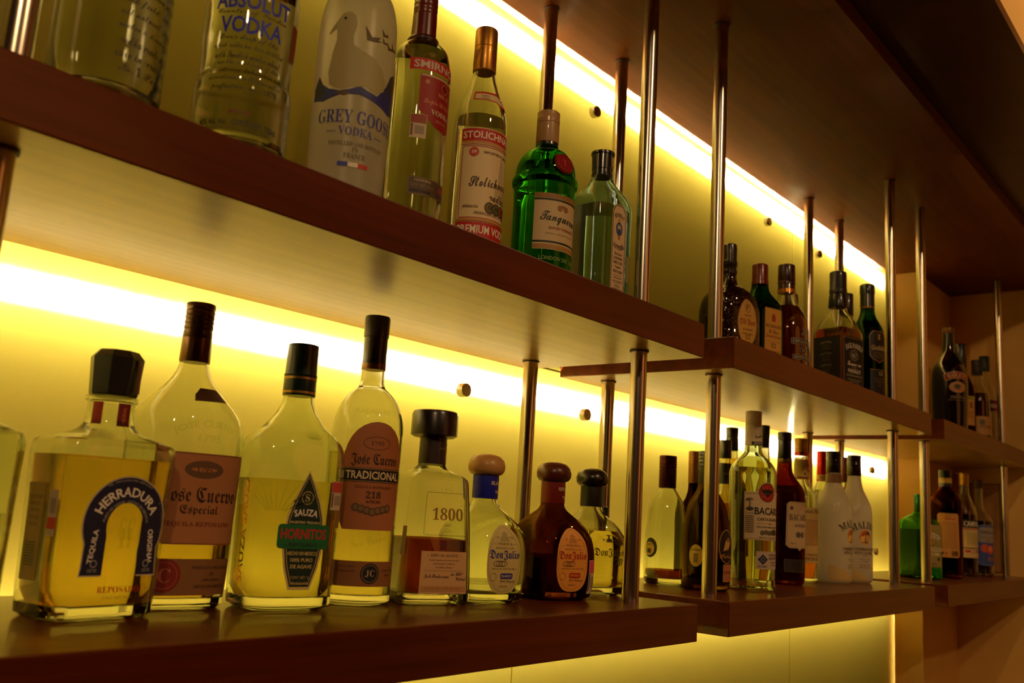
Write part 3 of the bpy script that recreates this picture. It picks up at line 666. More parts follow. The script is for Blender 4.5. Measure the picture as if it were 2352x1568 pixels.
def blue_vodka():
    b = Bottle('vodka_bottle', 'clear vodka bottle with bold blue capitals and rows of black script', (-.7944, -.280, H1), -36, GU)
    b.dz = -0.0205
    b.glass([(0, .0440), (.006, .0450), (.072, .0452), (.0775, .0450), (.083, .0425), (.092, .0422), (.13, .0438), (.175, .0440), (.190, .0415), (.200, .034), (.208, .022), (.215, .0165), (.235, .0150)], CLEARG, wall=.0035, base=.018); b.liquid(.189, VODKA)
    b.solid('cap', [(.2352, .0158), (.238, .0166), (.268, .0166), (.270, .0150)], tin((120, 124, 140)), 36)
    a = b.print_on(.13, .004); a.text('ABSOLUT', 'sansb', 0, .1712, .0168, BLUE, .072); a.text('Country of Sweden', 'script', 0, .1590, .0068, (60, 50, 20), .066); a.text('VODKA', 'sansb', 0, .1468, .0168, BLUE, .058)
    wavy(a, 0, .1335, .070, ['Every drop of this', 'superb vodka has been distilled', 'with Swedish winter wheat', 'from the small town of Ahus', 'of continuous distillation and', 'commitment to the pursuit of', 'perfection since 1879.'], .0082, (40, 34, 12), h=.0074); a.done()
    a = b.print_on(.05, .002); a.text('IMPORTED', 'sansb', 0, .0605, .0042, (110, 20, 20), .020); a.text('40% Alc. Vol.  CONT. NET. 750ml.', 'sansb', 0, .0505, .0062, (20, 22, 40), .076); a.text('PRODUCED AND BOTTLED BY THE ABSOLUT COMPANY', 'sans', 0, .0445, .0020, (50, 44, 20), .060); a.done()
    s = b.label(.150, .014, .036, (120, 34, 14), .056, name='side_label'); s.text('A', 'serif', 0, .14, .008, (170, 60, 30)); s.done()
def frosted_vodka():
    b = Bottle('vodka_bottle', 'frosted vodka bottle with pale goose, blue mountains and a French flag stripe', (-.6473, -.260, H1), -33, GU)
    b.dz = -0.0175
    b.glass([(0, .0385), (.006, .0410), (.05, .0415), (.10, .0425), (.20, .0428), (.222, .0420), (.237, .0396), (.248, .0365), (.257, .0320), (.268, .022), (.278, .0155), (.290, .0140), (.31, .0140)], FROST, wall=.0030, base=.02, solid=True)
    b.screwcap(.3102, .345, .0150, tin((110, 120, 150)), .5)
    a = b.print_on(.13, .003)
    P = [(-.058, .150), (-.050, .163), (-.043, .152), (-.034, .146), (-.022, .143), (-.012, .145), (0, .150), (.008, .147), (.020, .1445), (.032, .160), (.040, .176), (.052, .184), (.058, .172), (.062, .150), (.062, .136), (.040, .131), (.020, .136), (0, .1405), (-.020, .1385), (-.040, .132), (-.058, .136)]
    a.poly(P, (46, 50, 120)); a.poly([(-.058, .150), (-.050, .163), (-.043, .152), (-.040, .140), (-.058, .138)], (44, 50, 56)); a.poly([(.032, .160), (.040, .176), (.052, .184), (.058, .172), (.060, .156), (.046, .160), (.040, .150)], (52, 52, 60))
    a.poly([(-.030, .140), (-.018, .1435), (-.008, .141), (-.016, .1375)], (90, 70, 40))
    G = [(-.034, .150), (-.037, .165), (-.034, .186), (-.030, .202), (-.031, .214), (-.040, .2085), (-.0405, .2115), (-.032, .2225), (-.026, .2315), (-.018, .2345), (-.011, .2300), (-.009, .2190), (-.012, .206), (-.011, .196), (-.002, .1905), (.012, .186), (.024, .176), (.030, .164), (.029, .154), (.020, .1475), (.006, .1515), (-.008, .148), (-.022, .1455)]
    a.poly(G, (166, 156, 104)); a.disc(-.0225, .2262, .0017, (20, 18, 14)); a.poly([(-.040, .2085), (-.0405, .2115), (-.032, .2225), (-.031, .214)], (150, 140, 92))
    def bird(x, z, s, r):
        q = [(-.5, .75), (-.05, .12), (.55, .30), (.35, .08), (.62, .02), (.2, -.12), (-.35, -.16)]
        a.poly([(x+s*(u*math.cos(r)-v*math.sin(r)), z+s*(u*math.sin(r)+v*math.cos(r))) for u, v in q], (84, 66, 24))
    for q in ((.0085, .2065, .018, 0), (.024, .2165, .010, .1), (.024, .2080, .008, -.1), (.033, .2050, .010, .1), (.041, .2075, .011, 0)): bird(*q)
    a.text('GREY GOOSE', 'serif', .003, .1150, .0150, (58, 66, 150), .094); a.text('— VODKA —', 'serif', 0, .0990, .0094, (66, 72, 150), .064)
    a.text('DISTILLED AND BOTTLED', 'serif', .003, .0852, .0044, (90, 84, 60), .062); a.text('IN', 'serif', .001, .0790, .0044, (90, 84, 60)); a.text('FRANCE', 'serif', .001, .0722, .0052, (90, 84, 60), .024)
    for i, c in enumerate(((40, 60, 170), (230, 224, 200), (190, 40, 34))): a.rect(-.011+i*.011, .0625, .011, .0048, c)
    a.done()
def red_label_vodka():
    b = Bottle('vodka_bottle', 'clear vodka bottle with red banner, red shield label and dark red cap', (-.5218, -.230, H1), -10, GU)
    b.dz = -0.0142
    b.glass([(0, .0355), (.006, .0378), (.22, .0378), (.238, .0368), (.250, .0338), (.2575, .0285), (.2630, .0225), (.268, .0178), (.272, .0156), (.285, .0145)], GREENISH, wall=.003, base=.03); b.liquid(.250, VODKA)
    b.solid('neck_ring', [(.2660, .0195), (.2690, .0200), (.2715, .0185)], plastic((60, 12, 10)), 32); b.solid('neck_seal', [(.2716, .0160), (.303, .0152)], plastic((92, 12, 12), .3), 32); b.screwcap(.3032, .3500, .0150, plastic((96, 14, 14), .3), .12, ridges=6)
    a = b.label(.2365, .086, .0150, RED, .008, name='banner_label', lab='red banner with silver capitals'); a.text('SMIRNOFF', 'sansb', 0, .2365, .0098, (196, 190, 170), .076, slant=.0); a.done()
    S = [(-.031, .034), (.031, .034), (.031, -.024), (.010, -.034), (-.008, -.031), (-.031, -.012)]
    a = b.label(.190, .062, .070, (150, 16, 18), .010, 'poly', 'shield_label', pts=S, lab='deep red shield label')
    a.rect(0, .2225, .060, .0022, (196, 170, 130)); a.disc(-.022, .2145, .003, (190, 120, 90)); a.text('NO. 21', 'serif', .004, .2020, .0050, (200, 160, 120)); a.text('Triple Distilled', 'script', 0, .1890, .0085, (210, 130, 100), .050); a.text('VODKA', 'serif', .002, .1780, .0066, (216, 200, 170), .034); a.text('RECIPE', 'serif', .002, .1680, .0036, (200, 130, 100)); a.disc(.004, .2125, .006, (120, 12, 14)); a.ring(.004, .2125, .006, .0007, (200, 140, 110)); a.done()
    stamp(b, -.019, .157, .0200, .030, (150, 60, 40))
    a = b.label(.0830, .060, .0220, (84, 66, 44), .004, name='lower_label', lab='dark contents strip with a small picture'); a.frame(0, .083, .059, .021, .0005, (150, 130, 96)); a.text('CONTINENG', 'sansb', -.012, .0900, .0030, (190, 170, 130), .022); a.text('CONT. NET. 750 ml', 'sans', -.012, .0840, .0040, (150, 130, 96), .030); a.rect(-.014, .0770, .026, .0034, (40, 26, 20)); a.disc(.018, .083, .007, (130, 60, 60)); a.rect(.018, .079, .014, .004, (60, 60, 90)); a.done()
def red_cream_vodka():
    b = Bottle('vodka_bottle', 'clear vodka bottle with red and cream label and gold cap', (-.3956, -.220, H1), -18, GU)
    b.dz = -0.0124
    b.glass([(0, .0340), (.006, .0360), (.19, .0362), (.2075, .0358), (.218, .0342), (.230, .0308), (.245, .0255), (.262, .0198), (.276, .0160), (.284, .0148), (.30, .0142)], CLEARG, wall=.003, base=.012); b.liquid(.2115, VODKA)
    nc = b.solid('cap', [(.2830, .0155), (.2845, .0160), (.3180, .0156), (.3184, .0150), (.3190, .0156), (.3440, .0155), (.3460, .0148)], tin((176, 124, 46), .35), 44); a = Art(Cyl(.0157), nc, .30, .006, .0003); a.text('S', 'script', 0, .301, .024, (130, 40, 20), .012, rot=16); a.text('S', 'script', -.028, .301, .022, (130, 40, 20), .012); a.done()
    Q = [(-.030, .0085), (.004, .0098), (.010, .0040), (.034, .0060), (.034, -.0090), (.006, -.0095), (0, -.0050), (-.030, -.0045)]
    a = b.label(.2480, .064, .020, RED, .004, 'poly', 'neck_label', pts=Q, off=.0006, lab='red edged neck label'); a.poly([(x*.94, .248+z*.66) for x, z in Q], (216, 196, 150)); a.lines(['RUSSIAN', 'VODKA'], 'sansb', -.014, .2505, .0022, .0036, (90, 60, 40)); a.ring(.012, .248, .003, .0006, (120, 70, 50)); a.done()
    a = b.label(.127, .090, .150, CRM, .002, name='front_label', lab='tall cream label edged in red and gold')
    a.rect(0, .1925, .0895, .0170, RED); a.text('STOLICHNAYA', 'sansb', 0, .1925, .0100, WHT, .084); a.rect(0, .1822, .0895, .0030, (196, 140, 60)); a.rect(0, .1790, .0895, .0012, (150, 60, 40))
    a.frame(0, .1280, .0850, .0980, .0010, (186, 50, 40)); a.disc(-.026, .1685, .0065, (196, 70, 50)); a.text('SPI', 'sansb', -.026, .1685, .0042, WHT); a.text('IMPORTED PREMIUM', 'sansb', .010, .1690, .0036, (110, 80, 60), .046)
    a.poly([(.006, .092), (.030, .092), (.028, .125), (.022, .130), (.020, .160), (.014, .160), (.012, .130), (.007, .125)], (196, 176, 132)); a.rect(.017, .165, .003, .012, (196, 176, 132))
    a.text('Stolichnaya', 'script', .004, .1265, .0200, (70, 46, 30), .068, rot=3); a.text('vodka', 'script', .014, .1105, .0120, (70, 46, 30), .032)
    for i, c in enumerate(((110, 90, 40), (84, 100, 60), (150, 70, 40), (90, 70, 50))): a.disc(.000+i*.0112, .0950, .0078, (56, 38, 24)); a.disc(.000+i*.0112, .0950, .0066, c); a.text('M', 'serif', i*.0112, .095, .005, (40, 30, 20))
    a.text('40%Alc.Vol.', 'sansb', -.026, .0945, .0036, (96, 66, 46), .020); a.text('PRODUCED FOR S.P.I. GROUP', 'serif', .008, .0860, .0036, (90, 60, 44), .058); a.rect(0, .0765, .0895, .0030, (196, 140, 60)); a.rect(0, .0635, .0895, .0205, RED); a.text('PREMIUM VODKA', 'sansb', 0, .0640, .0112, WHT, .084); a.done()
def green_gin():
    b = Bottle('gin_bottle', 'stout green gin bottle with red wax seal, cream label and beige cap', (-.2995, -.260, H1), -14, GU)
    b.dz = -0.0138
    b.glass([(0, .0385), (.006, .0412), (.06, .0418), (.1385, .0424), (.1415, .0448), (.1465, .0460), (.1515, .0448), (.1545, .0424), (.165, .0412), (.1755, .0382), (.184, .0335), (.1905, .0275), (.1955, .0195), (.199, .0166), (.206, .0158), (.22, .0150)], GREENG, wall=.003, base=.014); b.liquid(.170, VODKA)
    b.solid('neck_ring', [(.2015, .0162), (.2060, .0160)], plastic(BLK), 32); b.solid('cap', [(.2062, .0160), (.2075, .0164), (.2340, .0160), (.2344, .0153), (.2354, .0153), (.2358, .0160), (.2420, .0162), (.2426, .0158), (.2510, .0160), (.2524, .0148)], plastic((176, 138, 92), .4), 44)
    a = b.label(.096, .080, .078, (206, 184, 142), .0, name='front_label', lab='cream label with gold and green bands'); a.rect(0, .1315, .0800, .0068, (150, 110, 52)); a.rect(0, .1262, .0800, .0026, (20, 40, 22)); a.rect(0, .0675, .0800, .0026, (20, 40, 22)); a.rect(0, .0610, .0800, .0060, (170, 128, 60))
    a.text('Tanqueray', 'script', .002, 0.0995, .0190, (20, 40, 28), .066, rot=-2, slant=.1); a.text('EXPORT STRENGTH', 'sansb', .003, .0868, .0036, (150, 60, 34), .044); a.text('IMPORTED · DISTILLED FOUR TIMES', 'sans', 0, .0790, .0018, (120, 100, 70), .046); a.disc(-.004, .1155, .0040, (150, 110, 60)); a.disc(.006, .1155, .0040, (150, 110, 60)); a.rect(.001, .1185, .006, .003, (150, 110, 60)); a.done()
    a = b.print_on(.045, 0); a.text('LONDON DRY GIN', 'sansb', 0, .0455, .0056, (120, 150, 70), .060); a.done()
    o = b.solid('wax_seal', [(0, .0150), (.003, .0158), (.0055, .0140), (.0058, .0112), (.0052, .0108), (.0052, .002)], plastic((140, 22, 26), .35), 36); o.rotation_euler = (R(74), 0, 0); o.location = (0, -.0370, .1660)
    a = Art(Surf([(-1, .5, .5, 2.0), (1, .5, .5, 2.0)]), o, 0); V, F, asp = text2d('T', 'serif'); mesh_obj('monogram', [(x*.008, y*.009, .0056) for x, y in V], F, paint((190, 60, 54)), o)
    b.solid('seal_collar', [(0, .0172), (.002, .0178), (.0035, .0160)], GREENG, 36).matrix_local = Matrix.Translation((0, -.0367, .1650)) @ Matrix.Rotation(R(74), 4, 'X')
def blue_gin():
    b = Bottle('gin_bottle', 'flat sided pale blue gin bottle with narrow cream label and black cap', (-.1347, -.240, H1), -3, GU)
    b.dz = -0.0115
    b.glass([(0, .041, .034, 5), (.006, .0432, .0365, 5), (.16, .0438, .0370, 5), (.172, .0425, .036, 4.5), (.181, .038, .033, 3.6), (.190, .031, .0285, 2.6), (.199, .0235, .0235, 2.1), (.208, .0182, .0182, 2), (.218, .0160, .0160, 2)], BLUISH, wall=.003, base=.010); b.liquid(.160, VODKA)
    c = b.solid('cap', [(.2140, .0166), (.2190, .0168), (.2196, .0158), (.2250, .0158), (.2256, .0166), (.2490, .0172), (.2500, .0184), (.2540, .0184), (.2552, .0166)], plastic((16, 18, 20), .25), 40)
    a = Art(Cyl(.0170), c, .237, .006, .0003); a.rect(0, .2370, .0105, .0150, (190, 150, 90)); a.text('LTD', 'sans', 0, .237, .004, (90, 60, 30), .008, rot=90); a.done()
    a = b.label(.0970, .0340, .1580, (216, 190, 150), 0, 'poly', 'front_label', pts=[(-.017, -.079), (.017, -.079), (.017, .068), (.009, .078), (-.009, .078), (-.017, .068)], lab='narrow cream label with dark border'); F2 = [(-.0158, -.078), (.0158, -.078), (.0158, .0672), (.0084, .0768), (-.0084, .0768), (-.0158, .0672)]
    a.poly([(x, .097+z) for x, z in F2], (70, 34, 40), [[(x*.93, .097+z*.986) for x, z in reversed(F2)]])
    a.text('BOMBAY', 'serif', 0, .1585, .0070, (60, 30, 36), .025, arc=.020); a.disc(0, .1370, .0078, (34, 60, 110), rz=.0105); a.disc(0, .1370, .0056, (120, 140, 160), rz=.008); a.disc(0, .139, .0030, (210, 180, 140)); a.poly([(-.004, .130), (.004, .130), (.003, .137), (-.003, .137)], (40, 60, 120)); a.disc(0, .1235, .0030, (190, 110, 50)); a.disc(0, .1505, .0028, (200, 140, 50))
    a.text('SAPPHIRE', 'serif', 0, .1080, .0075, (60, 30, 36), .027, arc=-.018); a.text('Distilled', 'script', 0, .0985, .0048, (110, 70, 60), .018)
    a.lines(['LONDON', 'DRY GIN', 'Vapour', 'INFUSED'], 'serif', 0, .0915, .0042, .0068, (70, 40, 40), .022); a.rect(0, .0655, .020, .0004, (120, 80, 60)); a.lines(['Hand picked', 'exotic botanicals'], 'ital', 0, .0615, .0032, .0048, (110, 80, 60), .022); a.rect(0, .0535, .020, .0004, (120, 80, 60)); a.lines(['750 ml', 'IMPORTED', 'PRODUCT OF', 'ENGLAND'], 'serif', 0, .0490, .0030, .0050, (80, 50, 44)); a.done()
    s = b.label(.080, .010, .040, (150, 140, 80), .0262, name='tax_stamp'); s.done()
for f in (script_vodka, blue_vodka, frosted_vodka, red_label_vodka, red_cream_vodka, green_gin, blue_gin): f()
# ================================================================== middle unit, lower shelf: rums and liqueurs
GR = 'rum and liqueur bottles on the middle lower shelf'
def simple(name, label, loc, rz, group, rings, gm, liq=None, lvl=0, cap=None, band=None, base=.010, seg=40, wall=.003, dz=0.0):
    b = Bottle(name, label, loc, rz, group); b.dz = dz
    b.glass(rings, gm, wall=wall, base=base, seg=seg)
    if liq: b.liquid(lvl, liq, seg)
    if band: b.solid('neck_band', [(band[0], band[2]*.98), (band[0]+.001, band[2]), (band[1], band[2])], band[3], 32)
    if cap:
        if cap[4] == 'screw': b.screwcap(cap[0], cap[1], cap[2], cap[3], cap[5] if len(cap) > 5 else .3)
        else: b.solid('cap', [(cap[0], cap[2]*.98), (cap[0]+.001, cap[2]), (cap[1]-.002, cap[2]), (cap[1]-.0005, cap[2]*.96), (cap[1], cap[2]*.85)], cap[3], 36)
    return b
def empty_cream_bottle():
    b = simple('liqueur_bottle', 'nearly empty clear bottle with dark red screw cap and small side stickers', (.3142, -.110, 0), -15, GR,
        [(0, .036), (.006, .0392), (.03, .0405), (.07, .0398), (.115, .0368), (.150, .0315), (.168, .0215), (.178, .0160), (.190, .0150), (.20, .0145)], GREENISH, DARKAMBER, .026, (.1780, .2394, .0166, tin((64, 10, 8), .35), 'screw', .62), base=.012)
    a = b.label(.058, .030, .040, TAN, .020, name='front_label', lab='small tan label'); a.lines(['LICOR', 'DE CAFE', 'MEXICO'], 'sansb', 0, .068, .0036, .0085, (120, 60, 30), .022); a.done()
    a = b.label(.066, .030, .036, (30, 24, 18), -.062, 'oval', 'side_sticker', lab='dark sticker with a yellow disc'); a.disc(-.003, .064, .0125, (206, 180, 70)); a.text('CARGADO', 'sansb', -.003, .072, .0034, (30, 24, 18), .016); a.rect(-.003, .060, .010, .008, (40, 34, 24)); a.done()
def brown_tan_cap():
    b = simple('liqueur_bottle', 'dark brown bottle with tan screw cap, behind the front steel pole', (.4726, -.080, 0), -20, GR,
        [(0, .030), (.006, .033), (.11, .033), (.135, .031), (.152, .024), (.166, .0165), (.185, .0120), (.20, .0115)], BLACKG, None, 0, (.1960, .2615, .0124, tin((150, 104, 54), .35), 'screw', .55))
    a = b.label(.075, .050, .060, (150, 110, 60), 0, name='front_label'); a.ring(0, .09, .012, .001, (60, 30, 16)); a.text('LICOR', 'serif', 0, .07, .007, (60, 30, 16)); a.done()
def dark_coffee():
    b = simple('liqueur_bottle', 'dark brown bulbous bottle with oval gold-edged label, behind the front steel pole', (.2800, -.213, 0), -18, GR,
        [(0, .038), (.006, .0420), (.03, .0440), (.075, .0445), (.105, .0425), (.130, .0380), (.150, .0325), (.166, .0235), (.178, .0178), (.188, .0160), (.20, .0152)], glass('olive_brown_glass', (.52, .40, .17)), RUMDARK, .052, (.1870, .2455, .0168, plastic(BLK), 'screw', .5), base=.012)
    a = b.label(.078, .040, .060, (24, 14, 10), .008, 'oval', 'front_label', lab='dark oval label with gold rim'); a.ring(0, .078, .0195, .0014, (170, 130, 60), rz=.0295); a.poly([(-.010, .070), (-.004, .088), (.006, .094), (.010, .084), (.004, .074)], (196, 150, 80)); a.disc(.003, .0895, .004, (140, 90, 40)); a.text('Kalua', 'script', 0, .062, .008, (170, 120, 60)); a.done()
    a = b.label(.0325, .026, .030, (176, 110, 70), .012, name='lower_label'); a.frame(0, .0325, .025, .029, .0007, (196, 150, 80)); a.text('LICOR', 'serif', 0, .034, .005, (90, 40, 20)); a.done()
    a = b.label(.060, .026, .038, (206, 180, 60), -.052, 'oval', 'side_sticker', lab='yellow oval sticker'); a.text('CARGADO', 'sansb', 0, .070, .0038, (30, 24, 18), .020); a.rect(0, .056, .008, .016, (120, 100, 40)); a.done()
def amber_stopper():
    b = simple('whisky_bottle', 'clear necked amber bottle with black stopper and black neck label, behind the white rum', (.570, -.100, 0), -20, GR,
        [(0, .030), (.006, .033), (.14, .033), (.158, .030), (.172, .022), (.183, .0130), (.20, .0118), (.27, .0115)], CLEARG, AMBER, .16, (.2550, .2940, .0128, plastic(BLK), 'plain'))
    nb = b.solid('neck_label', [(.2010, .0138), (.2445, .0126)], plastic((16, 14, 14), .5), 28); a = Art(Cyl(.0134), nb, .22, -.004, .0004); a.text('Reposado', 'script', 0, .222, .006, (150, 140, 110), .018); a.done()
def amber_tall(i):
    x, y, lab, h = ((.660, -.070, 'tall amber bottle with black cap, left behind the white rum', .3305), (.7836, -.090, 'tall amber bottle with black cap, right behind the white rum', .3487))[i]
    b = simple('rum_bottle', lab, (x, y, 0), -25, GR, [(0, .032), (.006, .036), (.17, .0362), (.195, .033), (.222, .023), (.245, .0155), (.28, .0130), (.30, .0125)], CLEARG, glass('bright_amber', (.98, .80, .22), 1.34), .262, (h-.052, h, .0142 if i == 0 else .0126, plastic(BLK), 'screw', .6))
    a = b.label(.10, .06, .07, (190, 160, 90), 0, name='front_label'); a.text('RON', 'serif', 0, .11, .012, (80, 40, 20)); a.done()
def white_rum():
    b = simple('rum_bottle', 'large green tinted white rum bottle with cream bat label and white cap', (.4088, -.240, 0), -26, GR,
        [(0, .0405), (.004, .0432), (.015, .0428), (.20, .0434), (.2150, .0438), (.2250, .0412), (.2335, .0362), (.2430, .0275), (.2500, .0205), (.2560, .0170), (.27, .0160), (.29, .0150)], glass('white_rum_glass', (.905, .96, .87)), VODKA, .225, None, base=.020)
    nb = b.solid('neck_label', [(.2690, .0166), (.3020, .0158)], plastic((206, 190, 160), .45), 36); a = Art(Cyl(.0163), nb, .28, .006, .0004); a.rect(0, .2720, .040, .0060, (30, 28, 40)); a.text('WHITE RUM', 'sansb', 0, .2720, .0040, (206, 190, 160), .032); a.text('Facundo Bacardi', 'script', .002, .2880, .0070, (70, 50, 40), .034, rot=16); a.done()
    b.screwcap(.3022, .3340, .0155, plastic((212, 196, 168), .4), .05, ridges=7)
    C = [(-.044, -.0475), (.044, -.0475), (.044, .0400), (.024, .0400), (.018, .0440), (-.018, .0440), (-.024, .0400), (-.044, .0400)]
    a = b.label(.1395, .096, .094, (206, 186, 148), 0, 'poly', 'front_label', pts=C, lab='large cream label with red bat disc')
    a.disc(0, .1790, .0190, (206, 186, 148)); a.disc(0, .1790, .0178, (176, 30, 26)); a.ring(0, .1790, .0178, .0012, (60, 40, 30)); a.ring(0, .1790, .0160, .0006, (60, 20, 20))
    a.poly([(-.014, .186), (-.008, .1835), (-.003, .186), (0, .184), (.003, .186), (.008, .1835), (.014, .186), (.010, .177), (.005, .1745), (.002, .1715), (0, .169), (-.002, .1715), (-.005, .1745), (-.010, .177)], (30, 16, 18))
    a.text('CASA FUNDADA EN CUBA EN 1862', 'sansb', 0, .1770, .0022, (110, 90, 60), .088) if False else None
    a.text('BACARDI', 'sansb', .008, .1450, .0135, (30, 26, 24), .066); a.text('CARTA BLANCA', 'sansb', .006, .1300, .0056, (60, 50, 44), .052); a.rect(.004, .1222, .050, .0006, (120, 90, 60)); a.disc(.006, .1222, .0018, (120, 90, 60)); a.text('· RON CARTA BLANCA SUPERIOR ·', 'sansb', .006, .1160, .0034, (70, 56, 46), .056)
    for i in range(6): a.disc(-.010+i*.0075, .1055+(.0012 if i % 2 else 0), .0043, (70, 66, 50)); a.disc(-.010+i*.0075, .1055+(.0012 if i % 2 else 0), .0030, (110, 104, 78))
    a.disc(.018, .1075, .0056, (56, 54, 40)); a.text('PRODUCT OF MEXICO', 'ital', .006, .0972, .0026, (110, 90, 60), .046)
    a.frame(0, .1355, .086, .083, .0005, (150, 120, 80))
    for (w0, x0, z0) in ((.0016, -.0335, .150),): a.rect(x0, z0+.008, w0, .012, (60, 56, 40)); a.disc(x0, z0-.0015, .0068, (60, 56, 40), rz=.0035)
    for k in range(5): t = R(20+k*35); a.poly([(-.0335, .1645), (-.0335+.008*math.cos(t), .1640+.005*math.sin(t)), (-.0335+.007*math.cos(t+.4), .1630+.005*math.sin(t+.4))], (60, 56, 40))
    a.text('EL COCO', 'sansb', -.0335, .1405, .0024, (90, 76, 56))
    for k in range(9): a.rect(-.0335, .1355-k*.0036, .0155, .0014, (120, 104, 76))
    a.done()
    a = b.label(.0560, .066, .0320, (190, 172, 150), .012, name='lower_label', lab='pale label with dark diamond'); a.poly([(-.020, .0670), (-.0095, .0575), (-.020, .0480), (-.0305, .0575)], (34, 44, 70)); a.ring(-.020, .0575, .004, .0010, (150, 150, 150)); a.text('ESTABLISHED IN', 'sansb', .008, .0660, .0028, (70, 60, 60), .030); a.text('SANTIAGO', 'serif', .010, .0600, .0056, (50, 44, 50), .034); a.lines(['RON ESPECIAL', 'CARTA ORO'], 'sansb', .008, .0525, .0024, .0046, (90, 80, 76), .030); a.text('BACARDI', 'sansb', -.020, .0450, .0030, (60, 50, 50)); a.done()
def aged_rum():
    b = simple('rum_bottle', 'deep red brown rum bottle with cream crest label and black cap', (.680, -.185, 0), -20, GR,
        [(0, .0395), (.006, .0425), (.02, .0435), (.175, .0438), (.190, .0430), (.203, .0385), (.215, .0300), (.228, .0205), (.240, .0162), (.262, .0150), (.28, .0145)], glass('red_brown_glass', (.52, .23, .06)), RUMDARK, .205, None)
    b.solid('neck_band', [(.2560, .0154), (.2575, .0158), (.2640, .0156)], foil((120, 96, 40)), 32); b.screwcap(.2642, .3213, .0150, plastic(BLK, .25), .70)
    P = [(-.030, .045), (-.024, .050), (.024, .050), (.030, .045), (.032, -.040), (.024, -.046), (.006, -.046), (0, -.051), (-.006, -.046), (-.024, -.046), (-.032, -.040)]
    a = b.label(.122, .066, .10, (196, 172, 132), 0, 'poly', 'front_label', pts=P, lab='cream crest label'); a.poly([(x*.93, .122+z*.95) for x, z in P], (150, 120, 80), [[(x*.91, .122+z*.935) for x, z in reversed(P)]])
    a.disc(-.020, .1590, .004, (90, 76, 60)); a.text('BACARDI', 'serif', .002, .1400, .0130, (56, 44, 50), .054); a.text('AÑEJO', 'serif', .003, .1235, .0090, (56, 44, 50), .034); a.disc(-.004, .1040, .0062, (96, 84, 70)); a.disc(.008, .1040, .0062, (110, 96, 80)); a.text('750 ml', 'sansb', -.016, .0860, .0034, (96, 80, 60)); a.done()
    a = b.label(.0400, .070, .0260, (34, 26, 18), 0, name='lower_label', lab='dark strip label with gold lines'); a.frame(0, .040, .069, .025, .0006, (110, 90, 50)); a.disc(.018, .040, .0095, (96, 76, 40)); a.disc(.018, .040, .0075, (30, 22, 16)); a.done()
def spiced_rum():
    b = simple('rum_bottle', 'clear spiced rum bottle with gold cap and yellow neck label', (.830, -.160, 0), -18, GR,
        [(0, .0340), (.006, .0370), (.15, .0372), (.172, .0372), (.186, .0360), (.198, .0310), (.210, .0235), (.220, .0180), (.235, .0160), (.28, .0150)], CLEARG, AMBER, .042, None)
    nb = b.solid('neck_label', [(.2290, .0172), (.2740, .0156)], plastic((206, 180, 84), .5), 36); a = Art(Cyl(.0168), nb, .25, .008, .0006); a.text('Captain', 'frak', .002, .2610, .0072, (60, 40, 24), .024); a.text('Morgan', 'frak', .003, .2480, .0080, (60, 40, 24), .024); a.rect(0, .2320, .060, .0042, (150, 40, 24)); a.disc(-.014, .2410, .0028, (110, 60, 30)); a.done()
    b.solid('neck_ring', [(.2830, .0158), (.2900, .0158)], tin((170, 40, 24)), 32); b.screwcap(.2902, .3229, .0156, tin((206, 160, 66), .35), .25)
    a = b.label(.104, .080, .122, (206, 176, 104), 0, name='front_label', lab='cream label with gothic lettering'); a.text('Captain Morgan', 'frak', 0, .1560, .0110, (70, 40, 24), .068)
    a.rect(0, .110, .060, .056, (190, 150, 84)); a.frame(0, .110, .060, .056, .0008, (130, 60, 30))
    a.text('ORIGINAL', 'serif', 0, .0610, .0050, (110, 50, 24), .040); a.text('SPICED RUM', 'serif', 0, .0520, .0072, (80, 40, 24), .052); a.done()
def apple_rum():
    b = simple('rum_bottle', 'clear bottle with red screw cap, between the first white coconut bottle and rear pole', (1.062, -.120, 0), -30, GR, [(0, .028), (.006, .0300), (.19, .0302), (.205, .0285), (.222, .0205), (.238, .0140), (.26, .0125), (.29, .0120)], GREENISH, VODKA, .215, (.2530, .3130, .0150, tin((186, 26, 20), .3), 'screw', .55))
    nb = b.solid('neck_band', [(.2380, .0156), (.2528, .0152)], plastic((206, 170, 90), .5), 32); a = Art(Cyl(.0156), nb, .245, -.006, .0004); a.text('APPLETON', 'sansb', 0, .2460, .0056, (110, 50, 30), .030); a.rect(0, .2395, .05, .003, (180, 40, 26)); a.done()
def wine_cap_bottle():
    b = simple('liqueur_bottle', 'clear bottle with wine red cap, behind the two white coconut bottles', (1.143, -.152, 0), -30, GR, [(0, .026), (.006, .0275), (.19, .0276), (.205, .0265), (.222, .0205), (.236, .0145), (.26, .0130), (.29, .0125)], GREENISH, VODKA, .21, (.2400, .3040, .0150, tin((70, 14, 16), .4), 'screw', .7))
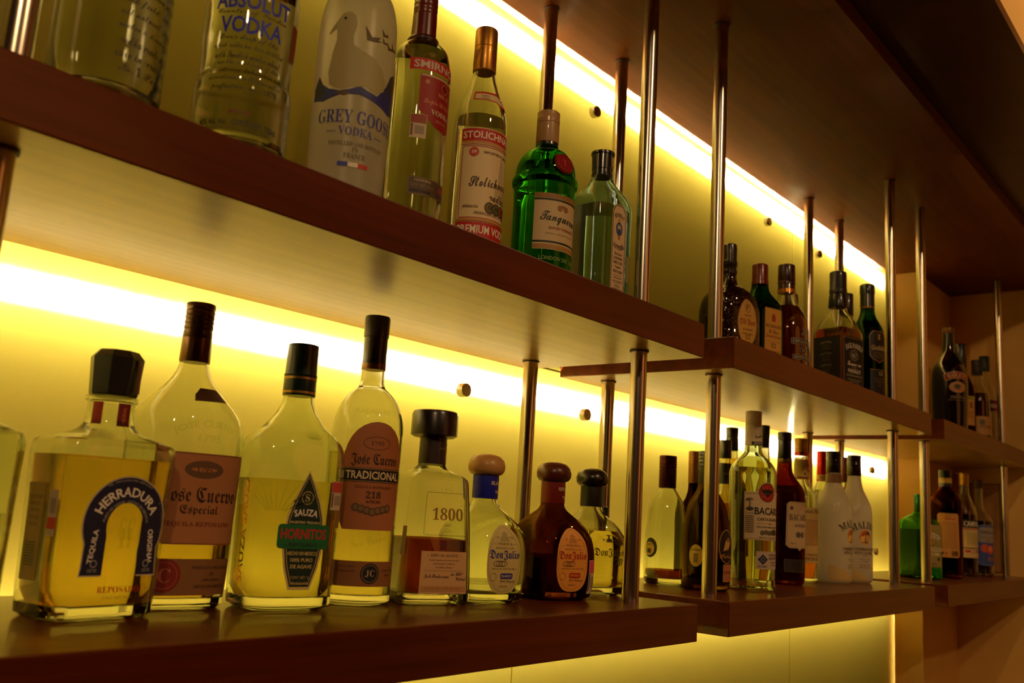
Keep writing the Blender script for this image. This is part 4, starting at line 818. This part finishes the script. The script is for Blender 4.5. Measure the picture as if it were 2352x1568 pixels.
def coconut(i):
    x, y, rz, lab = ((.911, -.205, -6, 'first white coconut rum bottle, its palm disc cut by its neighbour'), (1.018, -.215, -40, 'second white coconut rum bottle, full palm tree and sunset disc facing out'))[i]
    b = Bottle('coconut_rum_bottle', lab, (x, y, 0), rz, 'white coconut rum bottles')
    b.glass([(0, .0365), (.006, .0395), (.03, .0405), (.160, .0402), (.176, .0385), (.192, .0325), (.208, .0250), (.224, .0190), (.238, .0166), (.255, .0155)], MILK, wall=.003, base=.02, solid=True)
    b.screwcap(.2500, .3000, .0166, plastic((26, 12, 12), .25), .50, ridges=5)
    a = b.label(.0330, .075, .052, (206, 176, 104), -.020, 'poly', 'clear_window', pts=[(-.036, -.030)]+[(-.036+.072*k/12, -.030+.030*(.55+.45*math.sin(R(90+k*15)))*1.25) for k in range(13)]+[(.036, -.030)], lab='clear window low on the coating'); a.done()
    if i == 0: st = b.solid('neck_stamp', [(.2260, .0186), (.2480, .0172)], plastic((120, 84, 40), .6), 24)
    a = b.print_on(.10, .004); a.text('MALIBU', 'serif', 0, .1345, .0170, (60, 26, 20), .074, arc=.056)
    a.disc(0, .1060, .0150, (222, 130, 40), rz=.0175); a.disc(0, .1000, .0125, (236, 190, 90), rz=.0105); a.rect(0, .0940, .018, .0022, (150, 70, 30))
    a.poly([(-.0015, .092), (.0015, .092), (.0025, .114), (.001, .114)], (50, 24, 20))
    for t in (-10, 25, 60, 110, 150, 190): a.poly([(.002, .1140), (.002+.012*math.cos(R(t)), .1140+.008*math.sin(R(t))-.002), (.002+.010*math.cos(R(t+22)), .1150+.008*math.sin(R(t+22))-.002)], (46, 26, 24))
    a.poly([(.004, .092), (.006, .092), (.0075, .106), (.0065, .106)], (50, 24, 20))
    a.text('CARIBBEAN RUM', 'sansb', 0, .0785, .0070, (96, 50, 30), .058); a.text('WITH COCONUT', 'sansb', 0, .0695, .0070, (96, 50, 30), .052); a.text('FLAVOUR', 'sansb', 0, .0630, .0022, (150, 110, 70)); a.lines(['PRODUCT OF SPAIN', 'CARIBBEAN'], 'sansb', 0, .0550, .0024, .0044, (150, 110, 70)); a.lines(['21% ALC. VOL.', 'CONT. NET. 750ml'], 'sansb', 0, .0420, .0034, .0056, (150, 110, 60), .032); a.done()
for f in (empty_cream_bottle, brown_tan_cap, dark_coffee, amber_stopper, white_rum, aged_rum, spiced_rum, apple_rum, wine_cap_bottle): f()
for i in (0, 1): amber_tall(i); coconut(i)

# ================================================================== middle unit, upper shelf: whiskies
GW = 'whisky bottles on the middle upper shelf'
def crackled_whisky():
    b = Bottle('whisky_bottle', 'squat black crackled glass whisky bottle with oval yellow label', (.357, -.210, H1), -20, GW); b.dz = -.010
    m, nt, out = nodes('crackled_black_glass'); p = nt.nodes.new('ShaderNodeBsdfPrincipled'); p.inputs['Base Color'].default_value = (.010, .003, .003, 1); p.inputs['Roughness'].default_value = .06; p.inputs['Coat Weight'].default_value = .6
    tc = nt.nodes.new('ShaderNodeTexCoord'); vo = nt.nodes.new('ShaderNodeTexVoronoi'); vo.inputs['Scale'].default_value = 130; vo.feature = 'DISTANCE_TO_EDGE'; bp = nt.nodes.new('ShaderNodeBump'); bp.inputs['Strength'].default_value = .9; bp.inputs['Distance'].default_value = .003
    nt.links.new(tc.outputs['Object'], vo.inputs['Vector']); nt.links.new(vo.outputs['Distance'], bp.inputs['Height']); nt.links.new(bp.outputs[0], p.inputs['Normal']); nt.links.new(p.outputs[0], out.inputs[0])
    b.glass([(0, .046, .040, 3.2), (.006, .051, .044, 3.2), (.05, .0545, .047, 3.2), (.10, .0545, .047, 3.1), (.125, .051, .044, 2.8), (.140, .042, .037, 2.4), (.151, .028, .027, 2.1), (.158, .0175, .0175, 2), (.17, .0135, .0135, 2), (.19, .0122, .0122, 2)], m, solid=True)
    b.solid('cap', [(.1810, .0142), (.1870, .0146), (.1885, .0132), (.1960, .0136), (.1975, .0146), (.2060, .0144), (.2075, .0132), (.2200, .0134), (.2300, .0138), (.2395, .0128), (.2410, .0110)], plastic((30, 24, 18), .3), 32)
    a = b.label(.088, .050, .092, (206, 160, 74), .004, 'oval', 'front_label', lab='oval yellow label'); a.ring(0, .088, .0240, .0008, (130, 84, 36), rz=.0445); a.ring(0, .1180, .0075, .0010, (90, 50, 30), rz=.0105); a.text('P', 'serif', 0, .118, .010, (90, 50, 30)); a.text('GRAND', 'serif', 0, .1015, .0036, (110, 60, 30)); a.text('Old Parr', 'frak', 0, .0880, .0150, (150, 50, 30), .040); a.text('BLENDED', 'serif', 0, .0740, .0036, (110, 60, 30)); a.text('12', 'serif', 0, .0600, .0090, (130, 70, 30)); a.text('SCOTCH WHISKY', 'serif', 0, .0660, .0028, (110, 60, 30), .026); a.done()
def green_whisky():
    b = Bottle('whisky_bottle', 'dark green flat whisky bottle with red cap and tall yellow label', (.514, -.200, H1), -16, GW); b.dz = -.0095
    b.glass([(0, .040, .034, 4.5), (.006, .0425, .0365, 4.5), (.135, .0435, .0372, 4.2), (.150, .0415, .036, 3.4), (.162, .034, .031, 2.6), (.174, .0245, .0235, 2.1), (.184, .0190, .0190, 2), (.20, .0165, .0165, 2)], DKGREEN, base=.012); b.liquid(.150, glass('dark_brown_whisky', (.35, .22, .05), 1.34))  # whisky tinted a darker brown than the amber spirit
    b.solid('cap', [(.1950, .0170), (.1960, .0178), (.2030, .0176), (.2040, .0166), (.2360, .0165), (.2385, .0158), (.2398, .0140)], plastic((110, 12, 14), .28), 36)
    a = b.label(.092, .052, .115, (214, 160, 74), 0, name='front_label', lab='tall yellow label'); a.frame(0, .092, .0510, .114, .0006, (150, 100, 40)); a.disc(0, .1330, .0050, (170, 60, 34)); a.rect(0, .1270, .012, .010, (170, 70, 40)); a.text('BUCHANANS', 'serif', 0, .1120, .0068, (90, 60, 34), .046); a.text('De Luxe', 'script', 0, .1010, .0080, (120, 80, 40), .028); a.text('Blended Scotch', 'frak', 0, .0900, .0076, (150, 70, 30), .044); a.text('12', 'serif', 0, .0720, .0100, (110, 76, 36)); a.rect(0, .0800, .040, .0005, (130, 90, 40)); a.lines(['James Buchanan & Co', 'Glasgow · Scotland', '750 ml 40% alc.'], 'ital', 0, .0600, .0036, .0070, (130, 90, 40), .040); a.done()
def amber_round(i):
    x, y, rz, lab, s = ((.6253, -.210, -24, 'round shouldered amber whisky bottle with maroon cap and crest label', 1.0), (.880, -.110, -24, 'second round shouldered bottle with maroon cap, half hidden behind the crest-labelled one', .98))[i]
    b = Bottle('whisky_bottle', lab, (x, y, H1), rz, GW); b.dz = -.0095
    k = s
    b.glass([(0, .0405*k), (.006, .0440*k), (.05, .0462*k), (.115, .0462*k), (.135, .0440*k), (.152, .0385*k), (.168, .0290*k), (.182, .0215*k), (.198, .0188*k), (.22, .0170*k)], CLEARG, base=.014); b.liquid(.1700, glass('chestnut_whisky', (.74, .34, .08), 1.34))
    b.solid('neck_band', [(.2010, .0194), (.2090, .0190)], foil((190, 130, 50)), 36); b.solid('neck_seal', [(.2092, .0188), (.2200, .0178), (.2210, .0190), (.2250, .0190), (.2262, .0180)], plastic((60, 14, 14), .3), 36); b.solid('cap', [(.2264, .0182), (.2275, .0187), (.2610, .0182), (.2640, .0174), (.2650, .0150)], plastic((48, 12, 12), .3), 36)
    if i == 0:
        a = b.print_on(.10, .006); lt = (196, 176, 140); a.rect(0, .0980, .060, .0130, (30, 22, 20), .004); a.frame(0, .0980, .0600, .0130, .0006, lt); a.text('CHIVAS REGAL', 'serif', 0, .0980, .0074, lt, .052); a.ring(0, .0800, .0100, .0006, lt, rz=.008); a.disc(0, .0800, .0094, (40, 26, 30), rz=.0074); a.text('12', 'serif', 0, .080, .0070, lt); a.rect(0, .0640, .054, .0105, (30, 22, 20), .004); a.frame(0, .0640, .054, .0105, .0006, lt); a.text('BLENDED SCOTCH', 'serif', 0, .0640, .0056, lt, .046); a.text('WHISKY', 'serif', 0, .0480, .0070, lt, .030)
        a.poly([(-.008, .112), (-.002, .120), (-.004, .128), (.002, .132), (.004, .124), (.010, .120), (.008, .112)], (120, 110, 90)); a.poly([(-.020, .036), (-.016, .034), (.016, .052), (.012, .054)], (150, 140, 110)); a.poly([(.020, .036), (.016, .034), (-.016, .052), (-.012, .054)], (150, 140, 110)); a.done()
def square_whiskey():
    b = Bottle('whiskey_bottle', 'square clear whiskey bottle with black label and black cap', (.8216, -.250, H1), -15, GW); b.dz = -.0082
    b.glass([(0, .0385, .0385, 9), (.005, .0412, .0412, 9), (.135, .0415, .0415, 9), (.147, .0410, .0410, 7), (.158, .0380, .0380, 5), (.170, .0335, .0335, 4), (.182, .0275, .0275, 3), (.192, .0225, .0225, 2.3), (.200, .0198, .0198, 2), (.23, .0180, .0180, 2)], CLEARG, seg=56, base=.012); b.liquid(.152, glass('charcoal_whiskey', (.80, .40, .10), 1.34), 56)
    b.solid('neck_seal', [(.2060, .0215), (.2100, .0222), (.2290, .0206), (.2370, .0192)], plastic((14, 12, 12), .22), 36); b.solid('cap', [(.2372, .0188), (.2400, .0196), (.2480, .0200), (.2500, .0190), (.2850, .0192), (.2900, .0184), (.2913, .0160)], plastic((16, 14, 14), .25), 36)
    lt = (170, 160, 130)
    a = b.label(.0815, .0760, .118, (14, 12, 12), 0, 'poly', 'front_label', pts=[(-.038, -.059), (.038, -.059), (.038, .050), (.028, .059), (-.028, .059), (-.038, .050)], lab='black front label with white lettering')
    a.frame(0, .0815, .0720, .112, .0006, lt); a.text('JACK DANIELS', 'serif', 0, .1200, .0130, WHT, .064, arc=.075); a.ring(0, .0985, .0150, .0009, lt, rz=.0125); a.ring(0, .0985, .0130, .0005, lt, rz=.0105); a.text('Old', 'serif', 0, .1040, .0036, lt); a.text('No.7', 'serif', 0, .0982, .0080, WHT, .018); a.text('BRAND', 'serif', 0, .0922, .0026, lt); a.text('Tennessee', 'script', 0, .0790, .0100, WHT, .050); a.text('SOUR MASH', 'sansb', 0, .0700, .0026, lt); a.text('WHISKEY', 'serif', 0, .0620, .0085, WHT, .048); a.text('CONT. NET. 750 ml  40% Alc. Vol.', 'sansb', 0, .0515, .0050, lt, .060); a.lines(['DISTILLED AND BOTTLED BY', 'JACK DANIEL DISTILLERY', 'LYNCHBURG, TENNESSEE'], 'sansb', 0, .0425, .0030, .0050, lt, .052); a.done()
    a = b.label(.0815, .0720, .118, (14, 12, 12), -.0800, name='side_label', lab='black side label with small scrolls')
    for k, w in enumerate(('REGISTERED', 'QUALITY', 'CHARCOAL', 'MELLOWED')):
        z = .128-k*.0262; a.text(w, 'serif', 0, z, .0036, lt, .030, arc=.04); a.lines(['old time distillery', 'whiskey made as our', 'fathers made it'], 'ital', 0, z-.0068, .0022, .0038, (120, 100, 70), .036); a.rect(0, z-.0165, .020, .0005, (120, 100, 70))
    a.done()
def dark_stopper_whisky():
    b = simple('whisky_bottle', 'amber bottle with black cap standing behind the square whiskey', (1.097, -.170, H1), -20, GW, [(0, .027), (.006, .0295), (.17, .0300), (.19, .0285), (.212, .0215), (.23, .0160), (.25, .0140)], CLEARG, AMBER, .17, (.2500, .3080, .0160, plastic((18, 14, 12), .3), 'plain'))
def green_single_malt():
    b = Bottle('whisky_bottle', 'slim dark green whisky bottle with green cap and dark gold-edged label', (1.017, -.250, H1), -26, GW); b.dz = -.007
    b.glass([(0, .0335, .0335, 2.6), (.006, .0362, .0362, 2.6), (.165, .0365, .0365, 2.5), (.190, .0345, .0345, 2.3), (.208, .0270, .0270, 2.1), (.222, .0205, .0205, 2), (.235, .0172, .0172, 2), (.25, .0160, .0160, 2)], DKGREEN, base=.012); b.liquid(.21, AMBER)
    b.solid('neck_band', [(.2440, .0172), (.2480, .0174)], foil((150, 110, 50)), 32); b.solid('neck_seal', [(.2482, .0172), (.2800, .0170)], plastic((12, 20, 16), .4), 32); b.solid('cap', [(.2802, .0176), (.2815, .0180), (.3020, .0178), (.3040, .0172), (.3060, .0140)], plastic((10, 30, 20), .35), 32)
    P = [(-.026, .030), (-.018, .040), (.018, .040), (.026, .030), (.026, -.022), (.018, -.032), (.008, -.034), (0, -.040), (-.008, -.034), (-.018, -.032), (-.026, -.022)]
    a = b.label(.150, .054, .080, (150, 104, 44), 0, 'poly', 'front_label', pts=P, lab='dark label with gold edge'); a.poly([(x*.93, .15+z*.95) for x, z in P], (22, 22, 18)); a.text('Glenfiddich', 'serif', .002, .1480, .0120, (196, 170, 120), .046); a.poly([(-.004, .168), (.004, .168), (.003, .178), (.006, .184), (0, .181), (-.006, .184), (-.003, .178)], (170, 130, 60)); a.lines(['SINGLE MALT', 'SCOTCH WHISKY', 'DISTILLED IN SCOTLAND'], 'serif', 0, .1360, .0032, .0056, (150, 120, 70), .034); a.done()
    a = b.label(.066, .050, .058, (18, 20, 18), 0, name='lower_label', lab='small dark label reading 12'); a.rect(0, .0940, .050, .0014, (150, 110, 50)); a.text('12', 'serif', .004, .0850, .0090, (190, 170, 130)); a.lines(['OUR SIGNATURE MALT', 'MATURED IN OAK', 'YEARS', 'OLD'], 'serif', 0, .0720, .0030, .0060, (140, 110, 60), .030); a.done()
for f in (crackled_whisky, green_whisky, square_whiskey, dark_stopper_whisky, green_single_malt): f()
for i in (0, 1): amber_round(i)

# ================================================================== corner unit
GC = 'liqueur bottles on the lower corner shelf'
def green_orange():
    b = Bottle('liqueur_bottle', 'square bright green liqueur bottle with green cap, behind the corner pole', (1.560, -.205, 0), -30, GC)
    b.glass([(0, .0440, .0440, 5), (.006, .0470, .0470, 5), (.140, .0470, .0470, 4.6), (.155, .0445, .0445, 3.8), (.166, .037, .037, 3), (.175, .0235, .0235, 2.2), (.183, .0150, .0150, 2), (.20, .0122, .0122, 2)], LIME, base=.010); b.liquid(.135, GREENL)
    b.screwcap(.1830, .2340, .0128, tin((16, 92, 44), .35), .45)
    a = b.label(.092, .076, .118, (150, 140, 76), 0, name='front_label', lab='pale green label with curved lettering'); a.frame(0, .092, .074, .116, .0012, (70, 70, 40)); a.text('CONTROY', 'sansb', 0, .1200, .0150, WHT, .062, arc=.042); a.ring(0, .1080, .0160, .0012, (90, 70, 40)); a.disc(0, .105, .008, (176, 130, 60)); a.rect(0, .0820, .074, .0100, (206, 196, 150)); a.text('LICOR DE NARANJAS', 'sansb', 0, .0820, .0052, (70, 60, 40), .062); a.rect(0, .0690, .050, .0080, (206, 196, 150)); a.text('LICOR', 'sansb', 0, .0690, .0048, (70, 60, 40)); a.disc(.022, .0560, .0046, (60, 50, 30)); a.text('MEXICO', 'sansb', 0, .0430, .0050, (90, 80, 50)); a.done()
    s = b.label(.092, .012, .040, (196, 130, 110), .046, name='tax_stamp'); s.done()
def coffee_liqueur():
    b = Bottle('liqueur_bottle', 'dark brown coffee liqueur bottle turned to show its yellow back label', (1.756, -.225, 0), -66, GC)
    b.glass([(0, .0400), (.006, .0425), (.175, .0430), (.200, .0450), (.222, .0440), (.236, .0380), (.248, .0270), (.258, .0195), (.268, .0175), (.28, .0165)], glass('coffee_brown_glass', (.42, .16, .06)), base=.012); b.liquid(.215, RUMDARK)
    b.solid('neck_band', [(.2780, .0186), (.2930, .0184)], plastic((206, 170, 70), .5), 32); b.screwcap(.2932, .3170, .0182, plastic((20, 16, 14), .3), .25)
    nb = b.solid('neck_seal', [(.2680, .0184), (.2778, .0184)], plastic((24, 18, 14), .4), 32)
    P = [(-.026, .064), (.026, .064), (.031, .058), (.034, -.058), (.028, -.064), (-.028, -.064), (-.034, -.058), (-.031, .058)]
    a = b.label(.124, .068, .128, (206, 150, 74), 0, 'poly', 'back_label', pts=P, lab='yellow back label with barcode'); a.text('Kahlua', 'script', .004, .1740, .0110, (170, 60, 40), .030)
    for k in range(13): a.rect(0, .1600-k*.0060, .050, .0016, (140, 96, 46))
    for k in range(9): a.rect(.008+k*.0022, .0720, .0012 if k % 3 else .0016, .014, (60, 40, 24))
    a.disc(-.018, .0720, .004, (60, 40, 24)); a.rect(-.008, .0720, .004, .008, (150, 50, 30)); a.done()
def red_cap_vermouth():
    b = simple('vermouth_bottle', 'dark bottle with red cap, between the coffee and clear-necked bottles', (2.207, -.138, 0), -40, GC, [(0, .030), (.006, .033), (.19, .0335), (.215, .031), (.238, .023), (.26, .0165), (.29, .0145)], CLEARG, RUBY, .218, (.2680, .3330, .0158, plastic((130, 14, 12), .35), 'plain'))
    a = b.label(.135, .050, .060, (30, 12, 14), 0, name='front_label'); a.rect(0, .130, .05, .020, (150, 24, 20)); a.text('CINZANO', 'sansb', 0, .1450, .0090, WHT, .046); a.done()
def bitter():
    b = simple('liqueur_bottle', 'clear necked bottle of dark red bitter with yellow cap and cream label', (2.064, -.200, 0), -34, GC, [(0, .0345), (.006, .0372), (.185, .0375), (.205, .0360), (.225, .0300), (.245, .0215), (.262, .0165), (.30, .0148)], CLEARG, RUBY, .196, (.2890, .3290, .0160, tin((206, 160, 50), .4), 'screw', .35))
    a = b.label(.118, .066, .120, (206, 180, 120), 0, name='front_label', lab='cream label with black band'); a.rect(0, .1650, .066, .0260, (30, 24, 20)); a.text('CAMPARI', 'sansb', 0, .1650, .0180, WHT, .060); a.rect(0, .1480, .066, .0030, (170, 40, 30)); a.rect(0, .118, .044, .040, (176, 160, 96)); a.rect(0, .0780, .056, .0080, (176, 60, 34)); a.text('BITTER', 'sansb', 0, .0780, .0050, WHT); a.rect(0, .0880, .066, .0030, (40, 30, 24)); a.done()
def blue_liqueur():
    b = simple('liqueur_bottle', 'deep blue liqueur bottle with cork cap and orange fruit label', (2.163, -.220, 0), -38, GC, [(0, .0370), (.006, .0400), (.165, .0405), (.180, .0390), (.192, .0330), (.204, .0225), (.214, .0165), (.23, .0140), (.29, .0135)], CLEARG, BLUEL, .178, None)
    b.solid('stopper', [(.2860, .0140), (.2880, .0168), (.3120, .0168), (.3145, .0150)], plastic((110, 74, 40), .6), 32)
    a = b.label(.1000, .070, .130, (60, 80, 150), 0, 'poly', 'front_label', pts=rrect_pts(0, 0, .068, .130, .014), lab='blue label with two orange fruits'); a.poly(rrect_pts(0, .133, .062, .050, .010), (150, 140, 130)); a.text('curaçao', 'serif', 0, .1400, .0120, (30, 40, 80), .050); a.lines(['licor de naranja', 'azul'], 'ital', 0, .1240, .0060, .0090, (90, 60, 60)); a.disc(-.012, .0900, .0130, (206, 90, 50)); a.disc(.008, .0860, .0150, (196, 70, 50)); a.disc(.008, .0880, .0090, (220, 130, 90)); a.rect(.012, .0560, .028, .0120, (150, 100, 110)); a.text('750', 'sansb', .012, .056, .006, (60, 40, 60)); a.frame(0, .1, .0675, .1295, .0012, (160, 160, 180), .014); a.done()
for f in (green_orange, coffee_liqueur, red_cap_vermouth, bitter, blue_liqueur): f()
GK = 'bottles on the upper corner shelf'
def cream_liqueur():
    b = Bottle('liqueur_bottle', 'tall black cream liqueur bottle with red banner and gold oval picture', (1.654, -.270, H1), -48, GK); b.dz = -.009
    b.glass([(0, .0420), (.006, .0455), (.06, .0485), (.15, .0500), (.175, .0490), (.195, .0440), (.212, .0350), (.228, .0250), (.245, .0180), (.27, .0160), (.310, .0150)], mat('black_bottle_glass', (.006, .004, .005, 1), .08, 0, .5), solid=True)
    b.solid('cap', [(.2980, .0168), (.2990, .0172), (.3150, .0170), (.3170, .0150)], tin((120, 84, 40), .4), 32)
    a = b.print_on(.15, 0); a.poly([(-.040, .176), (-.030, .181), (-.015, .185), (0, .1865), (.015, .185), (.030, .181), (.040, .176), (.034, .156), (.018, .1635), (0, .166), (-.018, .1635), (-.034, .156)], (206, 160, 84)); a.poly([(-.037, .1755), (-.028, .1795), (-.014, .1833), (0, .1848), (.014, .1833), (.028, .1795), (.037, .1755), (.033, .1580), (.018, .1652), (0, .1678), (-.018, .1652), (-.033, .1580)], (140, 24, 22)); a.text('BAILEYS', 'serif', 0, .1760, .0120, (222, 190, 130), .058, arc=.075)
    a.disc(0, .1400, .0250, (190, 140, 80), rz=.0165); a.disc(-.002, .1420, .0100, (70, 70, 46), rz=.0075); a.rect(0, .1330, .030, .004, (170, 110, 70)); a.text('THE', 'serif', 0, .1180, .0036, (150, 120, 80)); a.text('ORIGINAL', 'serif', 0, .1110, .0080, (150, 130, 100), .044); a.text('Irish Cream Liqueur', 'ital', 0, .1020, .0056, (130, 110, 80), .056); a.done()
def brown_stout():
    b = simple('liqueur_bottle', 'dark bottle with long black cap, just right of the black cream liqueur', (1.984, -.220, H1), -40, GK, [(0, .034), (.006, .037), (.17, .0375), (.19, .035), (.212, .026), (.235, .0185), (.28, .0165)], BLACKG, None, 0, (.2560, .3280, .0188, plastic((16, 14, 12), .35), 'plain'), dz=-.007)
    a = b.label(.112, .060, .094, (206, 150, 74), 0, name='front_label', lab='tan label headed by a yellow band'); a.rect(0, .1520, .060, .014, (206, 190, 84)); a.text('TORRES', 'sansb', 0, .1520, .0080, (50, 40, 24), .042); a.rect(.008, .130, .012, .020, (150, 90, 44)); a.lines(['BRANDY', 'IMPERIAL'], 'ital', 0, .105, .006, .011, (140, 90, 44)); a.done()
def amber_black_cap():
    b = simple('liqueur_bottle', 'dark red liqueur bottle with short black cap and cream labels by the far pole', (2.184, -.222, H1), -40, GK, [(0, .034), (.006, .037), (.16, .0375), (.182, .035), (.204, .026), (.225, .0185), (.27, .0165)], CLEARG, RUBY, .190, (.2540, .3070, .0182, plastic((16, 14, 14), .3), 'screw', .5), dz=-.006)
    a = b.label(.075, .062, .080, (196, 150, 84), 0, name='front_label', lab='cream label with round seal'); a.disc(-.012, .095, .010, (110, 110, 70)); a.text('DON PEDRO', 'serif', .004, .080, .0080, (90, 50, 30), .048); a.rect(0, .047, .058, .010, (50, 40, 26)); a.done()
def green_cap_vermouth():
    b = simple('vermouth_bottle', 'clear bottle with green cap and boxed lettering, farthest right on the upper corner shelf', (2.290, -.222, H1), -36, GK, [(0, .033), (.006, .0355), (.18, .036), (.205, .0335), (.228, .0245), (.25, .0170), (.29, .0150)], CLEARG, VODKA, .15, (.2840, .3380, .0172, plastic((14, 60, 34), .35), 'plain'), dz=-.006)
    a = b.label(.165, .056, .044, (16, 14, 14), 0, name='front_label', lab='black and red boxed label'); a.frame(0, .165, .054, .042, .0012, WHT); a.rect(.014, .165, .026, .038, (150, 24, 20)); a.text('CINZANO', 'sansb', 0, .1650, .0130, WHT, .048); a.done()
for f in (cream_liqueur, brown_stout, amber_black_cap, green_cap_vermouth): f()
def notice():
    o = empty('framed_notice', (XR-.0012, -.187, .160), 90); tag(o, 'framed printed licence notice standing against the right wall behind the blue liqueur', 'notice')
    bd = box('board', (-.052, .048, -.004, 0, -.150, .150), mat('notice_paper', rgb(176, 130, 70), .7), o, bevel=.0008)
    boxes('frame', [(-.0555, -.0495, -.007, .001, -.154, .154), (.0455, .0515, -.007, .001, -.154, .154), (-.0495, .0455, -.007, .001, -.154, -.149), (-.0495, .0455, -.007, .001, .149, .154)], mat('notice_frame', rgb(120, 84, 40), .5), o)
    class Flat:
        def point(self, u, z, zr, off): return (u, -.004-off, z)
    a = Art(Flat(), bd, 0); ink = (110, 76, 34)
    a.text('LICENCIA', 'serif', -.002, .118, .010, ink, .060); a.disc(.022, .095, .008, (70, 50, 34)); a.rect(.020, .075, .020, .010, (70, 50, 34))
    for i, w in enumerate((.07, .05, .07, .07, .04, .07, .06, .07, .05, .07, .07, .03, .06)): a.rect(-.002-(.07-w)/2, .055-i*.0145, w, .0032, ink)
    a.done()
notice()
if 'o' in SRC: bpy.data.objects.remove(SRC['o']); bpy.data.curves.remove(SRC['c'])
